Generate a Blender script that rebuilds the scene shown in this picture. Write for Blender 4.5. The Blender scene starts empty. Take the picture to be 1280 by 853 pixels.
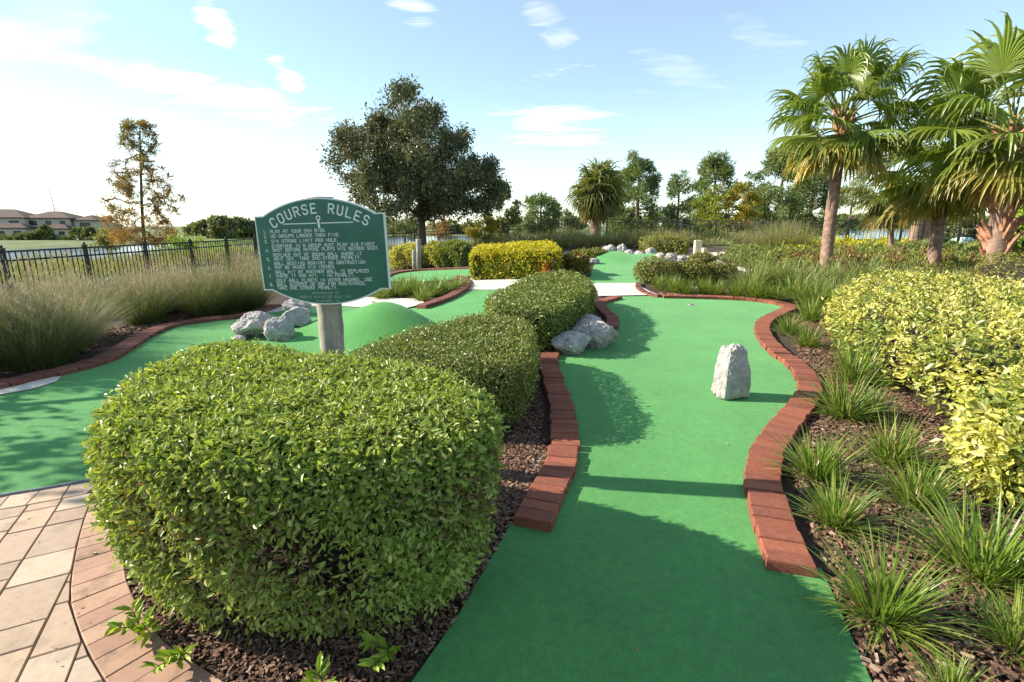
import bpy, bmesh, math, random
import numpy as np
from mathutils import Vector, noise as mnoise
from mathutils.geometry import delaunay_2d_cdt

random.seed(5)
rng = np.random.default_rng(11)
C = bpy.context.scene.collection
R = math.radians
PI = math.pi

# ------------------------------------------------------------------ camera
EYE = 1.55
FPX = 620.0
PITCH = math.atan(144.5 / FPX)
SP, CP = math.sin(PITCH), math.cos(PITCH)
cam_d = bpy.data.cameras.new('camera')
cam_d.sensor_width = 36.0
cam_d.lens = FPX / 1280 * 36.0
cam_d.clip_end = 8000
cam = bpy.data.objects.new('camera', cam_d)
cam.location = (0, 0, EYE)
cam.rotation_euler = (PI / 2 - PITCH, 0, 0)
C.objects.link(cam)
bpy.context.scene.camera = cam


def ss(a, b, x):
    t = np.clip((x - a) / (b - a), 0, 1)
    return t * t * (3 - 2 * t)


AZ = np.radians([-180, -90, -60, -45, -35, -20, 0, 15, 28, 45, 90, 180])
D0 = [30, 11, 12, 14.5, 18, 28, 34, 31, 27, 25, 30, 30]
DN = [900, 300, 78, 80, 86, 104, 112, 140, 185, 200, 400, 900]
DF = [1000, 400, 128, 131, 142, 195, 215, 380, 560, 600, 700, 1000]


def T(x, y):
    """terrain height: flat by the camera, a gentle rise to the right and back, then down to the lake"""
    x = np.asarray(x, float); y = np.asarray(y, float)
    t = x / np.maximum(y, 1.0)
    rise = 0.55 * ss(3.5, 20, y) * ss(-0.3, 0.15, t)
    d = np.hypot(x, y); az = np.arctan2(x, y)
    d0 = np.interp(az, AZ, D0); dn = np.interp(az, AZ, DN); df = np.interp(az, AZ, DF)
    z = rise + (-3.3 - rise) * ss(d0, dn * 1.15, d)
    z = z + .75 * ss(df * .97, df * 1.03, d) + .25 * ss(df * 1.02, df * 1.4, d)
    return z


def Tz(x, y):
    return float(T(x, y))


SR = np.concatenate([np.arange(.6, 12, .01), np.arange(12, 60, .04), np.arange(60, 700, .5)])


def G(px, py, h=0.0):
    """point of the ground (raised by h) seen at photo pixel px, py"""
    u = (px - 640) / FPX; w = (py - 426.5) / FPX
    dx, dy, dz = u, CP - w * SP, -SP - w * CP
    X = SR * dx; Y = SR * dy; Z = EYE + SR * dz
    f = Z - (T(X, Y) + h)
    k = np.argmax(f < 0)
    a = f[k - 1] / (f[k - 1] - f[k])
    s = SR[k - 1] + a * (SR[k] - SR[k - 1])
    return Vector((s * dx, s * dy, Tz(s * dx, s * dy)))


def XY(px, y, z=1.5):
    """world x of the column px at distance y"""
    return (px - 640) / FPX * (y * CP + (EYE - z) * SP)


# ------------------------------------------------------------------ helpers
def tag(o, label=None, cat=None, group=None, kind=None):
    if label: o['label'] = label
    if cat: o['category'] = cat
    if group: o['group'] = group
    if kind: o['kind'] = kind
    return o


def link(name, me, parent=None, loc=None):
    o = bpy.data.objects.new(name, me)
    C.objects.link(o)
    if parent is not None: o.parent = parent
    if loc is not None: o.location = loc
    return o


def empty(name, loc):
    o = bpy.data.objects.new(name, None)
    o.empty_display_size = .1
    o.location = loc
    C.objects.link(o)
    return o


def mesh(name, V, F, mats, tint=None, smooth=False, midx=None):
    """V (N,3); F: array (M,k) or list of such arrays"""
    V = np.asarray(V, np.float32)
    Fs = [np.asarray(f, np.int32) for f in (F if isinstance(F, list) else [F]) if len(f)]
    me = bpy.data.meshes.new(name)
    me.vertices.add(len(V)); me.vertices.foreach_set('co', V.ravel())
    loops = np.concatenate([f.ravel() for f in Fs])
    tot = np.concatenate([np.full(len(f), f.shape[1], np.int32) for f in Fs])
    start = np.concatenate([[0], np.cumsum(tot)[:-1]]).astype(np.int32)
    me.loops.add(len(loops)); me.loops.foreach_set('vertex_index', loops)
    me.polygons.add(len(tot)); me.polygons.foreach_set('loop_start', start)
    me.update(calc_edges=True)
    for m in (mats if isinstance(mats, (list, tuple)) else [mats]): me.materials.append(m)
    if midx is not None: me.polygons.foreach_set('material_index', np.asarray(midx, np.int32))
    if tint is not None:
        a = me.attributes.new('tint', 'FLOAT_COLOR', 'POINT')
        t4 = np.ones((len(V), 4), np.float32); t4[:, :3] = tint
        a.data.foreach_set('color', t4.ravel())
    me.polygons.foreach_set('use_smooth', np.full(len(tot), smooth, bool))
    me.update()
    return me


class MB:
    """collects shapes of one mesh"""
    def __init__(s): s.V = []; s.F3 = []; s.F4 = []; s.n = 0; s.T = []
    def add(s, V, F, tint=None):
        V = np.asarray(V, float)
        if tint is None: tint = np.zeros((len(V), 3))
        tint = np.broadcast_to(np.asarray(tint, float), (len(V), 3))
        s.V.append(V); s.T.append(tint)
        for f in (F if isinstance(F, list) else [F]):
            f = np.asarray(f)
            if f.size == 0: continue
            (s.F3 if f.shape[1] == 3 else s.F4).append(f + s.n)
        s.n += len(V)
    def box(s, c, size, rot=0.0, tint=None, bev=0.0):
        x, y, z = np.asarray(size) / 2
        ca, sa = math.cos(rot), math.sin(rot)
        if bev <= 0:
            P = np.array([[-x, -y, -z], [x, -y, -z], [x, y, -z], [-x, y, -z], [-x, -y, z], [x, -y, z], [x, y, z], [-x, y, z]])
            F = [[0, 3, 2, 1], [4, 5, 6, 7], [0, 1, 5, 4], [1, 2, 6, 5], [2, 3, 7, 6], [3, 0, 4, 7]]
        else:
            b = bev
            P = np.array([[-x, -y, -z], [x, -y, -z], [x, y, -z], [-x, y, -z], [-x, -y, z - b], [x, -y, z - b], [x, y, z - b], [-x, y, z - b],
                          [-x + b, -y + b, z], [x - b, -y + b, z], [x - b, y - b, z], [-x + b, y - b, z]])
            F = [[0, 3, 2, 1], [8, 9, 10, 11], [0, 1, 5, 4], [1, 2, 6, 5], [2, 3, 7, 6], [3, 0, 4, 7], [4, 5, 9, 8], [5, 6, 10, 9], [6, 7, 11, 10], [7, 4, 8, 11]]
        Q = np.stack([P[:, 0] * ca - P[:, 1] * sa, P[:, 0] * sa + P[:, 1] * ca, P[:, 2]], 1) + np.asarray(c)
        s.add(Q, np.array(F), tint)
    def tube(s, P, rad, sides=8, tint=None, cap=True):
        P = np.asarray(P, float); n = len(P)
        rad = np.broadcast_to(np.asarray(rad, float), (n,))
        t = np.gradient(P, axis=0); t /= np.linalg.norm(t, axis=1)[:, None] + 1e-9
        ref = np.array([0, 0, 1.]) if abs(t[:, 2]).mean() < .8 else np.array([1., 0, 0])
        a = np.cross(t, ref); a /= np.linalg.norm(a, axis=1)[:, None] + 1e-9
        b = np.cross(t, a)
        th = np.arange(sides) / sides * 2 * PI
        V = P[:, None] + rad[:, None, None] * (np.cos(th)[None, :, None] * a[:, None] + np.sin(th)[None, :, None] * b[:, None])
        V = V.reshape(-1, 3)
        i = np.arange(n - 1)[:, None] * sides; j = np.arange(sides)[None]
        j2 = (j + 1) % sides
        F = np.stack([i + j, i + j2, i + sides + j2, i + sides + j], -1).reshape(-1, 4)
        fs = [F]
        if cap:
            V = np.concatenate([V, P[:1], P[-1:]])
            k = n * sides
            j = np.arange(sides); j2 = (j + 1) % sides
            fs.append(np.stack([np.full(sides, k), j2, j], 1))
            fs.append(np.stack([np.full(sides, k + 1), (n - 1) * sides + j, (n - 1) * sides + j2], 1))
        s.add(V, fs, tint)
    def mesh(s, name, mats, smooth=False):
        F = []
        if s.F4: F.append(np.concatenate(s.F4))
        if s.F3: F.append(np.concatenate(s.F3))
        return mesh(name, np.concatenate(s.V), F, mats, np.concatenate(s.T), smooth)
    def build(s, name, mats, parent=None, smooth=False, loc=None):
        return link(name, s.mesh(name, mats, smooth), parent, loc)


def nrm(a):
    return a / (np.linalg.norm(a, axis=-1, keepdims=True) + 1e-9)


def catmull(P, n, closed=False):
    P = np.asarray(P, float); k = len(P)
    segs = k if closed else k - 1
    t = np.linspace(0, segs, n, endpoint=not closed)
    i = np.minimum(t.astype(int), segs - 1); f = (t - i)[:, None]
    g = (lambda q: P[q % k]) if closed else (lambda q: P[np.clip(q, 0, k - 1)])
    p0, p1, p2, p3 = g(i - 1), g(i), g(i + 1), g(i + 2)
    return .5 * (2 * p1 + (p2 - p0) * f + (2 * p0 - 5 * p1 + 4 * p2 - p3) * f ** 2 + (3 * p1 - p0 - 3 * p2 + p3) * f ** 3)


def resample(P, step):
    P = np.asarray(P, float)
    d = np.concatenate([[0], np.cumsum(np.linalg.norm(np.diff(P, axis=0), axis=1))])
    n = max(2, int(round(d[-1] / step)) + 1)
    q = np.linspace(0, d[-1], n)
    return np.stack([np.interp(q, d, P[:, k]) for k in range(P.shape[1])], 1)


def gpath(pts, h=0.0, n=60, closed=False):
    W = np.array([G(*p, h)[:2] for p in pts])
    return catmull(W, n, closed)


def inside(P, poly):
    x, y = P[:, 0], P[:, 1]
    r = np.zeros(len(P), bool)
    a = poly; b = np.roll(poly, -1, 0)
    for (x1, y1), (x2, y2) in zip(a, b):
        c = ((y1 > y) != (y2 > y)) & (x < (x2 - x1) * (y - y1) / (y2 - y1 + 1e-12) + x1)
        r ^= c
    return r


def area(poly):
    x, y = poly[:, 0], poly[:, 1]
    return .5 * np.sum(x * np.roll(y, -1) - y * np.roll(x, -1))


def in_poly(poly, n):
    lo, hi = poly.min(0), poly.max(0)
    out = []; got = 0
    while got < n:
        p = lo + (hi - lo) * rng.random((n * 2, 2))
        p = p[inside(p, poly)]
        out.append(p); got += len(p)
    return np.concatenate(out)[:n]


def dist_poly(P, poly):
    d = np.empty(len(P)); k = np.empty(len(P), int)
    for i in range(0, len(P), 4000):
        q = P[i:i + 4000]
        D = ((q[:, None] - poly[None]) ** 2).sum(-1)
        k[i:i + 4000] = D.argmin(1); d[i:i + 4000] = np.sqrt(D.min(1))
    return d, k


def sheet(name, poly, zoff, mat, grid=.3, zfun=None):
    """a surface following the terrain inside a world outline"""
    poly = np.asarray(poly, float)
    lo, hi = poly.min(0), poly.max(0)
    gx, gy = np.meshgrid(np.arange(lo[0], hi[0], grid), np.arange(lo[1], hi[1], grid))
    g = np.stack([gx.ravel(), gy.ravel()], 1)
    g = g[inside(g, poly)]
    d, _ = dist_poly(g, poly); g = g[d > grid * .4]
    n = len(poly)
    pts = [Vector(p) for p in np.concatenate([poly, g])]
    ed = [(i, (i + 1) % n) for i in range(n)]
    r = delaunay_2d_cdt(pts, ed, [], 1, 1e-5)
    V2 = np.array([list(v) for v in r[0]])
    z = T(V2[:, 0], V2[:, 1]) + zoff
    if zfun is not None: z = z + zfun(V2[:, 0], V2[:, 1])
    F = []
    for f in r[2]:
        a, b, c = V2[f[0]], V2[f[1]], V2[f[2]]
        cr = (b[0] - a[0]) * (c[1] - a[1]) - (b[1] - a[1]) * (c[0] - a[0])
        F.append(f if cr > 0 else f[::-1])
    return link(name, mesh(name, np.column_stack([V2, z]), np.array(F), mat, smooth=True))


def dup(root, loc, rz=0.0, sc=1.0, label=None, group=None):
    r = root.copy(); C.objects.link(r)
    r.location = loc; r.rotation_euler = (0, 0, rz)
    r.scale = (sc, sc, sc) if not hasattr(sc, '__len__') else sc
    if label: r['label'] = label
    if group: r['group'] = group
    for ch in list(root.children):
        c = ch.copy(); C.objects.link(c); c.parent = r
    return r


# ------------------------------------------------------------------ materials
def newmat(name):
    m = bpy.data.materials.new(name); m.use_nodes = True
    nt = m.node_tree
    b = nt.nodes['Principled BSDF']
    return m, nt, b


def N(nt, typ, **kw):
    n = nt.nodes.new(typ)
    for k, v in kw.items():
        if k in n.inputs.keys(): n.inputs[k].default_value = v
        else: setattr(n, k, v)
    return n


def ramp(nt, fac, stops):
    r = nt.nodes.new('ShaderNodeValToRGB')
    el = r.color_ramp.elements
    while len(el) < len(stops): el.new(.5)
    for e, (p, c) in zip(el, stops):
        e.position = p; e.color = (*c, 1)
    nt.links.new(fac, r.inputs[0])
    return r.outputs[0]


def noise_out(nt, scale, detail=4, rough=.55, coord='Object', dist=0.0):
    tc = nt.nodes.new('ShaderNodeTexCoord')
    n = N(nt, 'ShaderNodeTexNoise', Scale=scale, Detail=detail, Roughness=rough, Distortion=dist)
    nt.links.new(tc.outputs[coord], n.inputs['Vector'])
    return n.outputs['Fac']


def mix(nt, a, b, fac, mode='MIX'):
    m = nt.nodes.new('ShaderNodeMix'); m.data_type = 'RGBA'; m.blend_type = mode
    for s, v in ((m.inputs[0], fac), (m.inputs[6], a), (m.inputs[7], b)):
        if isinstance(v, (int, float)): s.default_value = v
        elif isinstance(v, tuple): s.default_value = (*v, 1)
        else: nt.links.new(v, s)
    return m.outputs[2]


def bump(nt, b, h, strength=.5, dist=.01):
    n = N(nt, 'ShaderNodeBump', Strength=strength, Distance=dist)
    nt.links.new(h, n.inputs['Height']); nt.links.new(n.outputs[0], b.inputs['Normal'])


def simple(name, c1, c2=None, scale=20, rough=.8, bstr=.3, bdist=.01, bscale=None, spec=.5, detail=6, lo=.35, hi=.65):
    m, nt, b = newmat(name)
    if c2 is None: c2 = c1
    f = noise_out(nt, scale, detail)
    nt.links.new(ramp(nt, f, [(lo, c1), (hi, c2)]), b.inputs['Base Color'])
    b.inputs['Roughness'].default_value = rough
    b.inputs['Specular IOR Level'].default_value = spec
    if bstr: bump(nt, b, noise_out(nt, bscale or scale * 3, 6), bstr, bdist)
    return m


def island(name, stops, rough=.85, nscale=60, bstr=.5, bdist=.004, nmix=.5, stain=None):
    """per piece (brick, paver, chip) colour"""
    m, nt, b = newmat(name)
    g = nt.nodes.new('ShaderNodeNewGeometry')
    col = ramp(nt, g.outputs['Random Per Island'], stops)
    f = noise_out(nt, nscale, 8, .7)
    dark = ramp(nt, f, [(.3, (.55, .5, .48)), (.6, (1.1, 1.1, 1.1))])
    col = mix(nt, col, dark, nmix, 'MULTIPLY')
    if stain:
        f2 = noise_out(nt, stain[0], 6, .6)
        col = mix(nt, col, stain[1], ramp(nt, f2, [(stain[2], (0, 0, 0)), (stain[2] + .2, (stain[3],) * 3)]))
    nt.links.new(col, b.inputs['Base Color'])
    b.inputs['Roughness'].default_value = rough
    bump(nt, b, f, bstr, bdist)
    return m


def leafmat(name, stops, other=None, tip=None, transl=.3, rough=.45, spec=.4, tint_t=(1.25, 1.2, .5)):
    """tint.r = variation per leaf, tint.g = along the leaf, tint.b = share of the second colour"""
    m, nt, b = newmat(name)
    at = N(nt, 'ShaderNodeAttribute', attribute_name='tint')
    sp = nt.nodes.new('ShaderNodeSeparateColor'); nt.links.new(at.outputs['Color'], sp.inputs[0])
    col = ramp(nt, sp.outputs[0], stops)
    if tip: col = mix(nt, col, tip[1], ramp(nt, sp.outputs[1], [(tip[0], (0, 0, 0)), (tip[2], (1, 1, 1))]))
    if other: col = mix(nt, col, other, sp.outputs[2])
    nt.links.new(col, b.inputs['Base Color'])
    b.inputs['Roughness'].default_value = rough
    b.inputs['Specular IOR Level'].default_value = spec
    tr = nt.nodes.new('ShaderNodeBsdfTranslucent')
    nt.links.new(mix(nt, col, tint_t, 1.0, 'MULTIPLY'), tr.inputs['Color'])
    ms = nt.nodes.new('ShaderNodeMixShader'); ms.inputs[0].default_value = transl
    nt.links.new(b.outputs[0], ms.inputs[1]); nt.links.new(tr.outputs[0], ms.inputs[2])
    out = [n for n in nt.nodes if n.type == 'OUTPUT_MATERIAL'][0]
    nt.links.new(ms.outputs[0], out.inputs['Surface'])
    return m
SKYS = .104; CLOUD = (6.4, 6.4, 6.4); EXPO = 1.14
# ------------------------------------------------------------------ shared materials
M = {}
m, nt, b = newmat('turf'); M['turf'] = m
f1 = noise_out(nt, 260, 4, .8); f2 = noise_out(nt, 1.1, 6, .65); f3 = noise_out(nt, 24, 5, .7)
c = ramp(nt, f1, [(.34, (.030, .135, .026)), (.5, (.060, .270, .052)), (.66, (.13, .43, .105))])
c = mix(nt, c, ramp(nt, f2, [(.3, (.80, .80, .80)), (.7, (1.22, 1.12, 1.15))]), 1.0, 'MULTIPLY')
c = mix(nt, c, ramp(nt, f3, [(.3, (.78, .80, .78)), (.7, (1.18, 1.14, 1.16))]), 1.0, 'MULTIPLY')
nt.links.new(c, b.inputs['Base Color'])
b.inputs['Roughness'].default_value = .85; b.inputs['Specular IOR Level'].default_value = .25
b.inputs['Sheen Weight'].default_value = .25; b.inputs['Sheen Tint'].default_value = (.6, 1, .65, 1)
bump(nt, b, f1, .8, .008)

M['brick'] = island('red_brick', [(0, (.17, .050, .028)), (.3, (.245, .074, .038)), (.55, (.205, .062, .034)), (.8, (.30, .095, .048)), (1, (.19, .060, .034))], .85, 38, .8, .005, .65, stain=(7, (.08, .05, .035), .57, .5))
M['brick_old'] = island('weathered_brick', [(0, (.14, .05, .035)), (.5, (.21, .075, .05)), (1, (.17, .055, .04))], .85, 40, .5, .005, .6)
M['paver'] = island('tan_paver', [(0, (.33, .235, .165)), (.2, (.40, .29, .21)), (.4, (.45, .33, .225)), (.6, (.37, .275, .20)), (.8, (.50, .39, .285)), (1, (.37, .30, .235))],
                    .85, 26, .35, .003, .35, stain=(5, (.15, .11, .08), .52, .6))
M['paver_edge'] = island('rose_paver', [(0, (.35, .205, .135)), (.3, (.42, .26, .175)), (.6, (.31, .18, .12)), (1, (.45, .30, .20))],
                         .85, 30, .35, .003, .35, stain=(9, (.10, .065, .045), .53, .7))
M['joint'] = simple('joint_sand', (.13, .10, .075), (.22, .17, .13), 60, .95)
M['concrete'] = simple('concrete', (.50, .46, .40), (.64, .59, .52), 6, .85, .2, .004, 120)
M['mulch'] = simple('mulch_soil', (.020, .012, .007), (.085, .048, .028), 40, .95, .9, .03, 55, lo=.3, hi=.7)
M['sand'] = simple('dry_sandy_soil', (.16, .135, .11), (.36, .32, .27), 24, .95, .6, .02, 60)
m, nt, b = newmat('field_grass'); M['field'] = m
f1 = noise_out(nt, .16, 6, .65); f2 = noise_out(nt, 3.5, 6, .7)
c = ramp(nt, f1, [(.3, (.06, .11, .025)), (.5, (.11, .155, .04)), (.7, (.19, .20, .075))])
c = mix(nt, c, ramp(nt, f2, [(.3, (.6, .65, .6)), (.7, (1.2, 1.15, 1.1))]), .8, 'MULTIPLY')
nt.links.new(c, b.inputs['Base Color']); b.inputs['Roughness'].default_value = .95
bump(nt, b, f2, .9, .2)
m, nt, b = newmat('lake_water'); M['water'] = m
b.inputs['Base Color'].default_value = (.03, .06, .085, 1); b.inputs['Roughness'].default_value = .12
b.inputs['IOR'].default_value = 1.33
bump(nt, b, noise_out(nt, .9, 4, .6), .25, .25)
m, nt, b = newmat('grey_rock'); M['rock'] = m
f1 = noise_out(nt, 9, 9, .7); f2 = noise_out(nt, 55, 8, .75); f3 = noise_out(nt, 3.2, 3)
c = ramp(nt, f1, [(.3, (.22, .212, .205)), (.5, (.37, .352, .33)), (.72, (.54, .51, .475))])
c = mix(nt, c, ramp(nt, f2, [(.34, (.38, .38, .39)), (.47, (1, 1, 1)), (.7, (1.25, 1.22, 1.18))]), .75, 'MULTIPLY')
c = mix(nt, c, (.30, .22, .15), ramp(nt, f3, [(.56, (0, 0, 0)), (.75, (.5, .5, .5))]))
nt.links.new(c, b.inputs['Base Color']); b.inputs['Roughness'].default_value = .9
bump(nt, b, f2, .9, .012)
M['metal_black'] = simple('black_painted_metal', (.012, .012, .013), (.02, .02, .021), 8, .45, 0)
m, nt, b = newmat('weathered_post'); M['post'] = m
tc = nt.nodes.new('ShaderNodeTexCoord'); mp = nt.nodes.new('ShaderNodeMapping'); mp.inputs['Scale'].default_value = (60, 60, 3)
nt.links.new(tc.outputs['Object'], mp.inputs[0]); n1 = N(nt, 'ShaderNodeTexNoise', Scale=1.0, Detail=8, Roughness=.7); nt.links.new(mp.outputs[0], n1.inputs['Vector'])
c = ramp(nt, n1.outputs['Fac'], [(.25, (.19, .17, .14)), (.5, (.33, .30, .25)), (.72, (.45, .41, .35))])
c = mix(nt, c, ramp(nt, noise_out(nt, 7, 5), [(.35, (.6, .6, .56)), (.62, (1.1, 1.1, 1.08))]), .7, 'MULTIPLY')
nt.links.new(c, b.inputs['Base Color']); b.inputs['Roughness'].default_value = .9
bump(nt, b, n1.outputs['Fac'], .5, .004)
M['pale_wood'] = simple('pale_wood', (.52, .44, .31), (.66, .57, .42), 12, .8, .2)
M['bark'] = simple('bark', (.055, .042, .032), (.16, .125, .095), 12, .95, .9, .03, 25)
M['pine_bark'] = simple('pine_bark', (.08, .055, .04), (.21, .155, .12), 8, .95, .9, .03, 20)
M['twig'] = simple('twig', (.07, .048, .03), (.17, .12, .075), 30, .9, .4, .004)

# ------------------------------------------------------------------ terrain and lake
rr = np.concatenate([np.arange(.4, 34, .3), 34 * 1.045 ** np.arange(0, 100)])
na = 360
aa = np.linspace(-PI, PI, na, endpoint=False)
A_, R_ = np.meshgrid(aa, rr)
Xg = R_ * np.sin(A_); Yg = R_ * np.cos(A_)
Vt = np.stack([Xg, Yg, T(Xg, Yg)], -1).reshape(-1, 3)
nr = len(rr)
i = np.arange(nr - 1)[:, None] * na; j = np.arange(na)[None]; j2 = (j + 1) % na
Ft = np.stack([i + j, i + na + j, i + na + j2, i + j2], -1).reshape(-1, 4)[:, ::-1]
Vt = np.vstack([Vt, [[0, 0, 0]]])
cap = np.stack([np.full(na, nr * na), np.arange(na), (np.arange(na) + 1) % na], 1)[:, ::-1]
cen = Vt[Ft].mean(1)
dc = np.hypot(cen[:, 0], cen[:, 1])
grass = (cen[:, 0] < -9.3) | (dc > np.interp(np.arctan2(cen[:, 0], cen[:, 1]), AZ, D0) - 3) | (cen[:, 1] < -4)
mi = np.concatenate([grass.astype(int), [0] * na])
ground = link('ground', mesh('ground', Vt, [Ft, cap], [M['mulch'], M['field']], smooth=True, midx=mi))
tag(ground, kind='structure')
wat = link('lake_water', mesh('lake_water', [[-2500, 20, -2.8], [2500, 20, -2.8], [2500, 1600, -2.8], [-2500, 1600, -2.8]], np.array([[0, 1, 2, 3]]), M['water']))
tag(wat, kind='structure')

# ------------------------------------------------------------------ greens
TURF = .012
# long green: near to far, the inner edges of its two brick borders
LW = [G(*p) for p in [(505, 870), (568, 780), (640, 655)]]
innerL = [(690, 655), (708, 612), (723, 570), (723, 535), (715, 500), (705, 475), (698, 452), (699, 440)]
innerL2 = [(773, 408), (774, 398), (764, 388), (757, 381), (762, 375), (778, 371)]
innerR = [(960, 702), (945, 655), (932, 606), (931, 585), (940, 556), (963, 525), (984, 503), (996, 485), (994, 468), (982, 452),
          (960, 436), (946, 419), (943, 407), (951, 396), (968, 388), (979, 382), (965, 377), (930, 373), (880, 371), (830, 370)]
BH = .062
wL = catmull([G(*p, BH)[:2] for p in innerL], 60)
wL2 = catmull([G(*p, BH)[:2] for p in innerL2], 30)
wR = catmull([G(*p, BH)[:2] for p in innerR], 160)


def offset(P, d):
    t = np.gradient(P, axis=0); t = nrm(t)
    return P + np.stack([t[:, 1], -t[:, 0]], 1) * d   # +d : to the right of travel


lane = [np.array(v[:2]) for v in LW[:3]]
lane += list(offset(wL, -.1)) + list(offset(wL2, -.1))
lane += [np.array(G(752, 371)[:2]), np.array(G(824, 371)[:2])]
lane += list(offset(wR, .1))[::-1]
lane += [np.array(G(*p)[:2]) for p in [(1026, 712), (1060, 790), (1100, 880)]] + [np.array([1.03, .3]), np.array([-.45, .3])]
lane = np.array(lane)
o = sheet('long_green', lane, TURF, M['turf'], .3); tag(o, kind='structure')

# left green with its mound
def hump(cx, cy, rx, ry, h, rot=0.0):
    ca, sa = math.cos(rot), math.sin(rot)
    def f(x, y):
        u = ((x - cx) * ca + (y - cy) * sa) / rx; v = (-(x - cx) * sa + (y - cy) * ca) / ry
        d = np.clip(np.hypot(u, v), 0, 1)
        return h * (1 - ss(0, 1, d))
    return f

curb_px = [(-60, 492), (0, 483), (42, 473), (79, 465), (112, 457), (146, 446), (174, 429), (197, 415), (225, 405), (267, 399), (304, 395), (330, 389), (352, 381)]
curbW = np.array([G(*p, .05)[:2] for p in curb_px])
left = list(catmull(curbW, 60))
left += [np.array(G(*p)[:2]) for p in [(380, 381), (432, 383), (497, 389), (530, 384), (560, 374), (584, 364), (588, 362.5), (642, 362.5)]]
left += [np.array(p) for p in [(0.25, 8.2), (-.1, 6.5), (-.9, 5.2), (-1.2, 4.3), (-1.5, 3.5), (-1.8, 3.2), (-2.0, 3.05)]]
front = gpath([(205, 588), (160, 595), (113, 603), (60, 613), (0, 623), (-70, 640)], 0, 20)
left += list(front)
leftO = np.array(left)
mc = G(480, 425)
m1 = hump(mc[0] - .05, mc[1] + .30, 1.2, .85, .48, -.25)
m2 = hump(mc[0] - .95, mc[1] + .75, .8, .7, .17)
o = sheet('left_green', leftO, TURF, M['turf'], .13, lambda x, y: m1(x, y) + m2(x, y)); tag(o, kind='structure')
# thin metal edging between the green and the pavers
mb = MB()
fr = np.column_stack([offset(front, -.004), np.full(len(front), .012)])
mb.tube(fr, .016, 6)
o = mb.build('metal_edging', simple('edging_grey', (.10, .11, .12), (.16, .17, .18), 20, .5, 0)); tag(o, 'thin grey metal edging strip between the left green and the pavers', 'edging')

# far green behind the island bed, second green with its mound
fg = gpath([(486, 352), (488, 345), (505, 340), (540, 337), (600, 335.5), (592, 342), (578, 348), (540, 352)], 0, 60, True)
o = sheet('far_green', fg, TURF, M['turf'], .3); tag(o, kind='structure')
sg_px = [(737, 356), (738, 346), (742, 334), (748, 324), (765, 318), (785, 317), (805, 318), (828, 321), (838, 325), (826, 333), (812, 342), (804, 350), (800, 356)]
sg = gpath(sg_px, 0, 70, True)
sc_ = G(768, 325)
h1 = hump(sc_[0], sc_[1], 1.3, 1.5, .26); h2 = hump(sc_[0] + 1.3, sc_[1] + .4, .9, 1.2, .16)
o = sheet('second_green', sg, TURF, M['turf'], .2, lambda x, y: h1(x, y) + h2(x, y)); tag(o, kind='structure')

# concrete slabs
def slab(name, px, z=.02, grid=.4):
    o = sheet(name, np.array([G(*p)[:2] for p in px]), z, M['concrete'], grid); tag(o, kind='structure')
slab('concrete_path', [(748, 372), (745, 362), (738, 355.6), (800, 355.6), (803, 361), (812, 366), (824, 370.5)], .03)
slab('concrete_path', [(586, 363.5), (582, 356), (590, 348), (655, 346), (665, 352), (648, 363.5)], .025)
slab('concrete_path', [(372, 385), (430, 384), (495, 389.5), (533, 380.5), (522, 375), (470, 373), (420, 372), (372, 376)], .022)
slab('concrete_path', [(-70, 498), (-70, 510), (0, 496), (40, 489), (72, 479), (77, 473), (50, 474), (0, 482)], .02, .3)
slab('concrete_path', [(318, 393), (345, 392), (372, 386), (384, 380), (360, 380), (335, 385)], .02)
slab('concrete_path', [(818, 324), (850, 319), (905, 315.5), (920, 318), (890, 321), (905, 330), (930, 336), (934, 341), (905, 337), (880, 328), (850, 329)], .02)
# sandy bare patch beside the long green
sp_ = gpath([(612, 650), (622, 600), (650, 575), (676, 560), (680, 580), (662, 618), (640, 640)], 0, 40, True)
o = sheet('sandy_soil', sp_, .006, M['sand'], .1, lambda x, y: 0 * x); tag(o, kind='structure')

# ------------------------------------------------------------------ brick borders
def border(name, inner, side, width=.205, brick=.098, h=BH, mat='brick', label=None, jitter=.004, group=None, sink=.03):
    """bricks laid side by side along a path; side=+1: the bricks lie to the right of travel"""
    P = resample(inner, brick); Q = offset(P, side * width)
    mb = MB()
    for k in range(len(P) - 1):
        g = .024
        a = P[k] + (P[k + 1] - P[k]) * g; b_ = P[k + 1] + (P[k] - P[k + 1]) * g
        c_ = Q[k + 1] + (Q[k] - Q[k + 1]) * g; d_ = Q[k] + (Q[k + 1] - Q[k]) * g
        quad = np.array([a, b_, c_, d_])
        if area(quad) < 0: quad = quad[::-1]
        cen = quad.mean(0)
        quad = quad + rng.normal(0, jitter, 2)
        z = float(T(*cen)); th = h + rng.normal(0, .003)
        inn = cen + (quad - cen) * .93
        V = np.vstack([np.column_stack([quad, np.full(4, z - sink)]), np.column_stack([quad, np.full(4, z + th - .008)]), np.column_stack([inn, z + th + rng.normal(0, .0015, 4)])])
        F = [[8, 9, 10, 11]]
        for q in range(4):
            r_ = (q + 1) % 4
            F += [[q, r_, 4 + r_, 4 + q], [4 + q, 4 + r_, 8 + r_, 8 + q]]
        mb.add(V, np.array(F))
    o = mb.build(name, M[mat]); tag(o, label, 'brick border', group)
    return o
border('brick_border', wR, 1, label='long winding red brick border along the right side of the long green')
border('brick_border', wL, -1, label='curved red brick border on the left of the long green, ending by the front bush')
border('brick_border', wL2, -1, label='short curled brick border behind the rock pile at the far left of the long green', width=.19)
border('brick_border', catmull(curbW, 80), -1, width=.24, h=.06, mat='brick_old', label='low weathered brick border in front of the tall feathery grasses at left')
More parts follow.
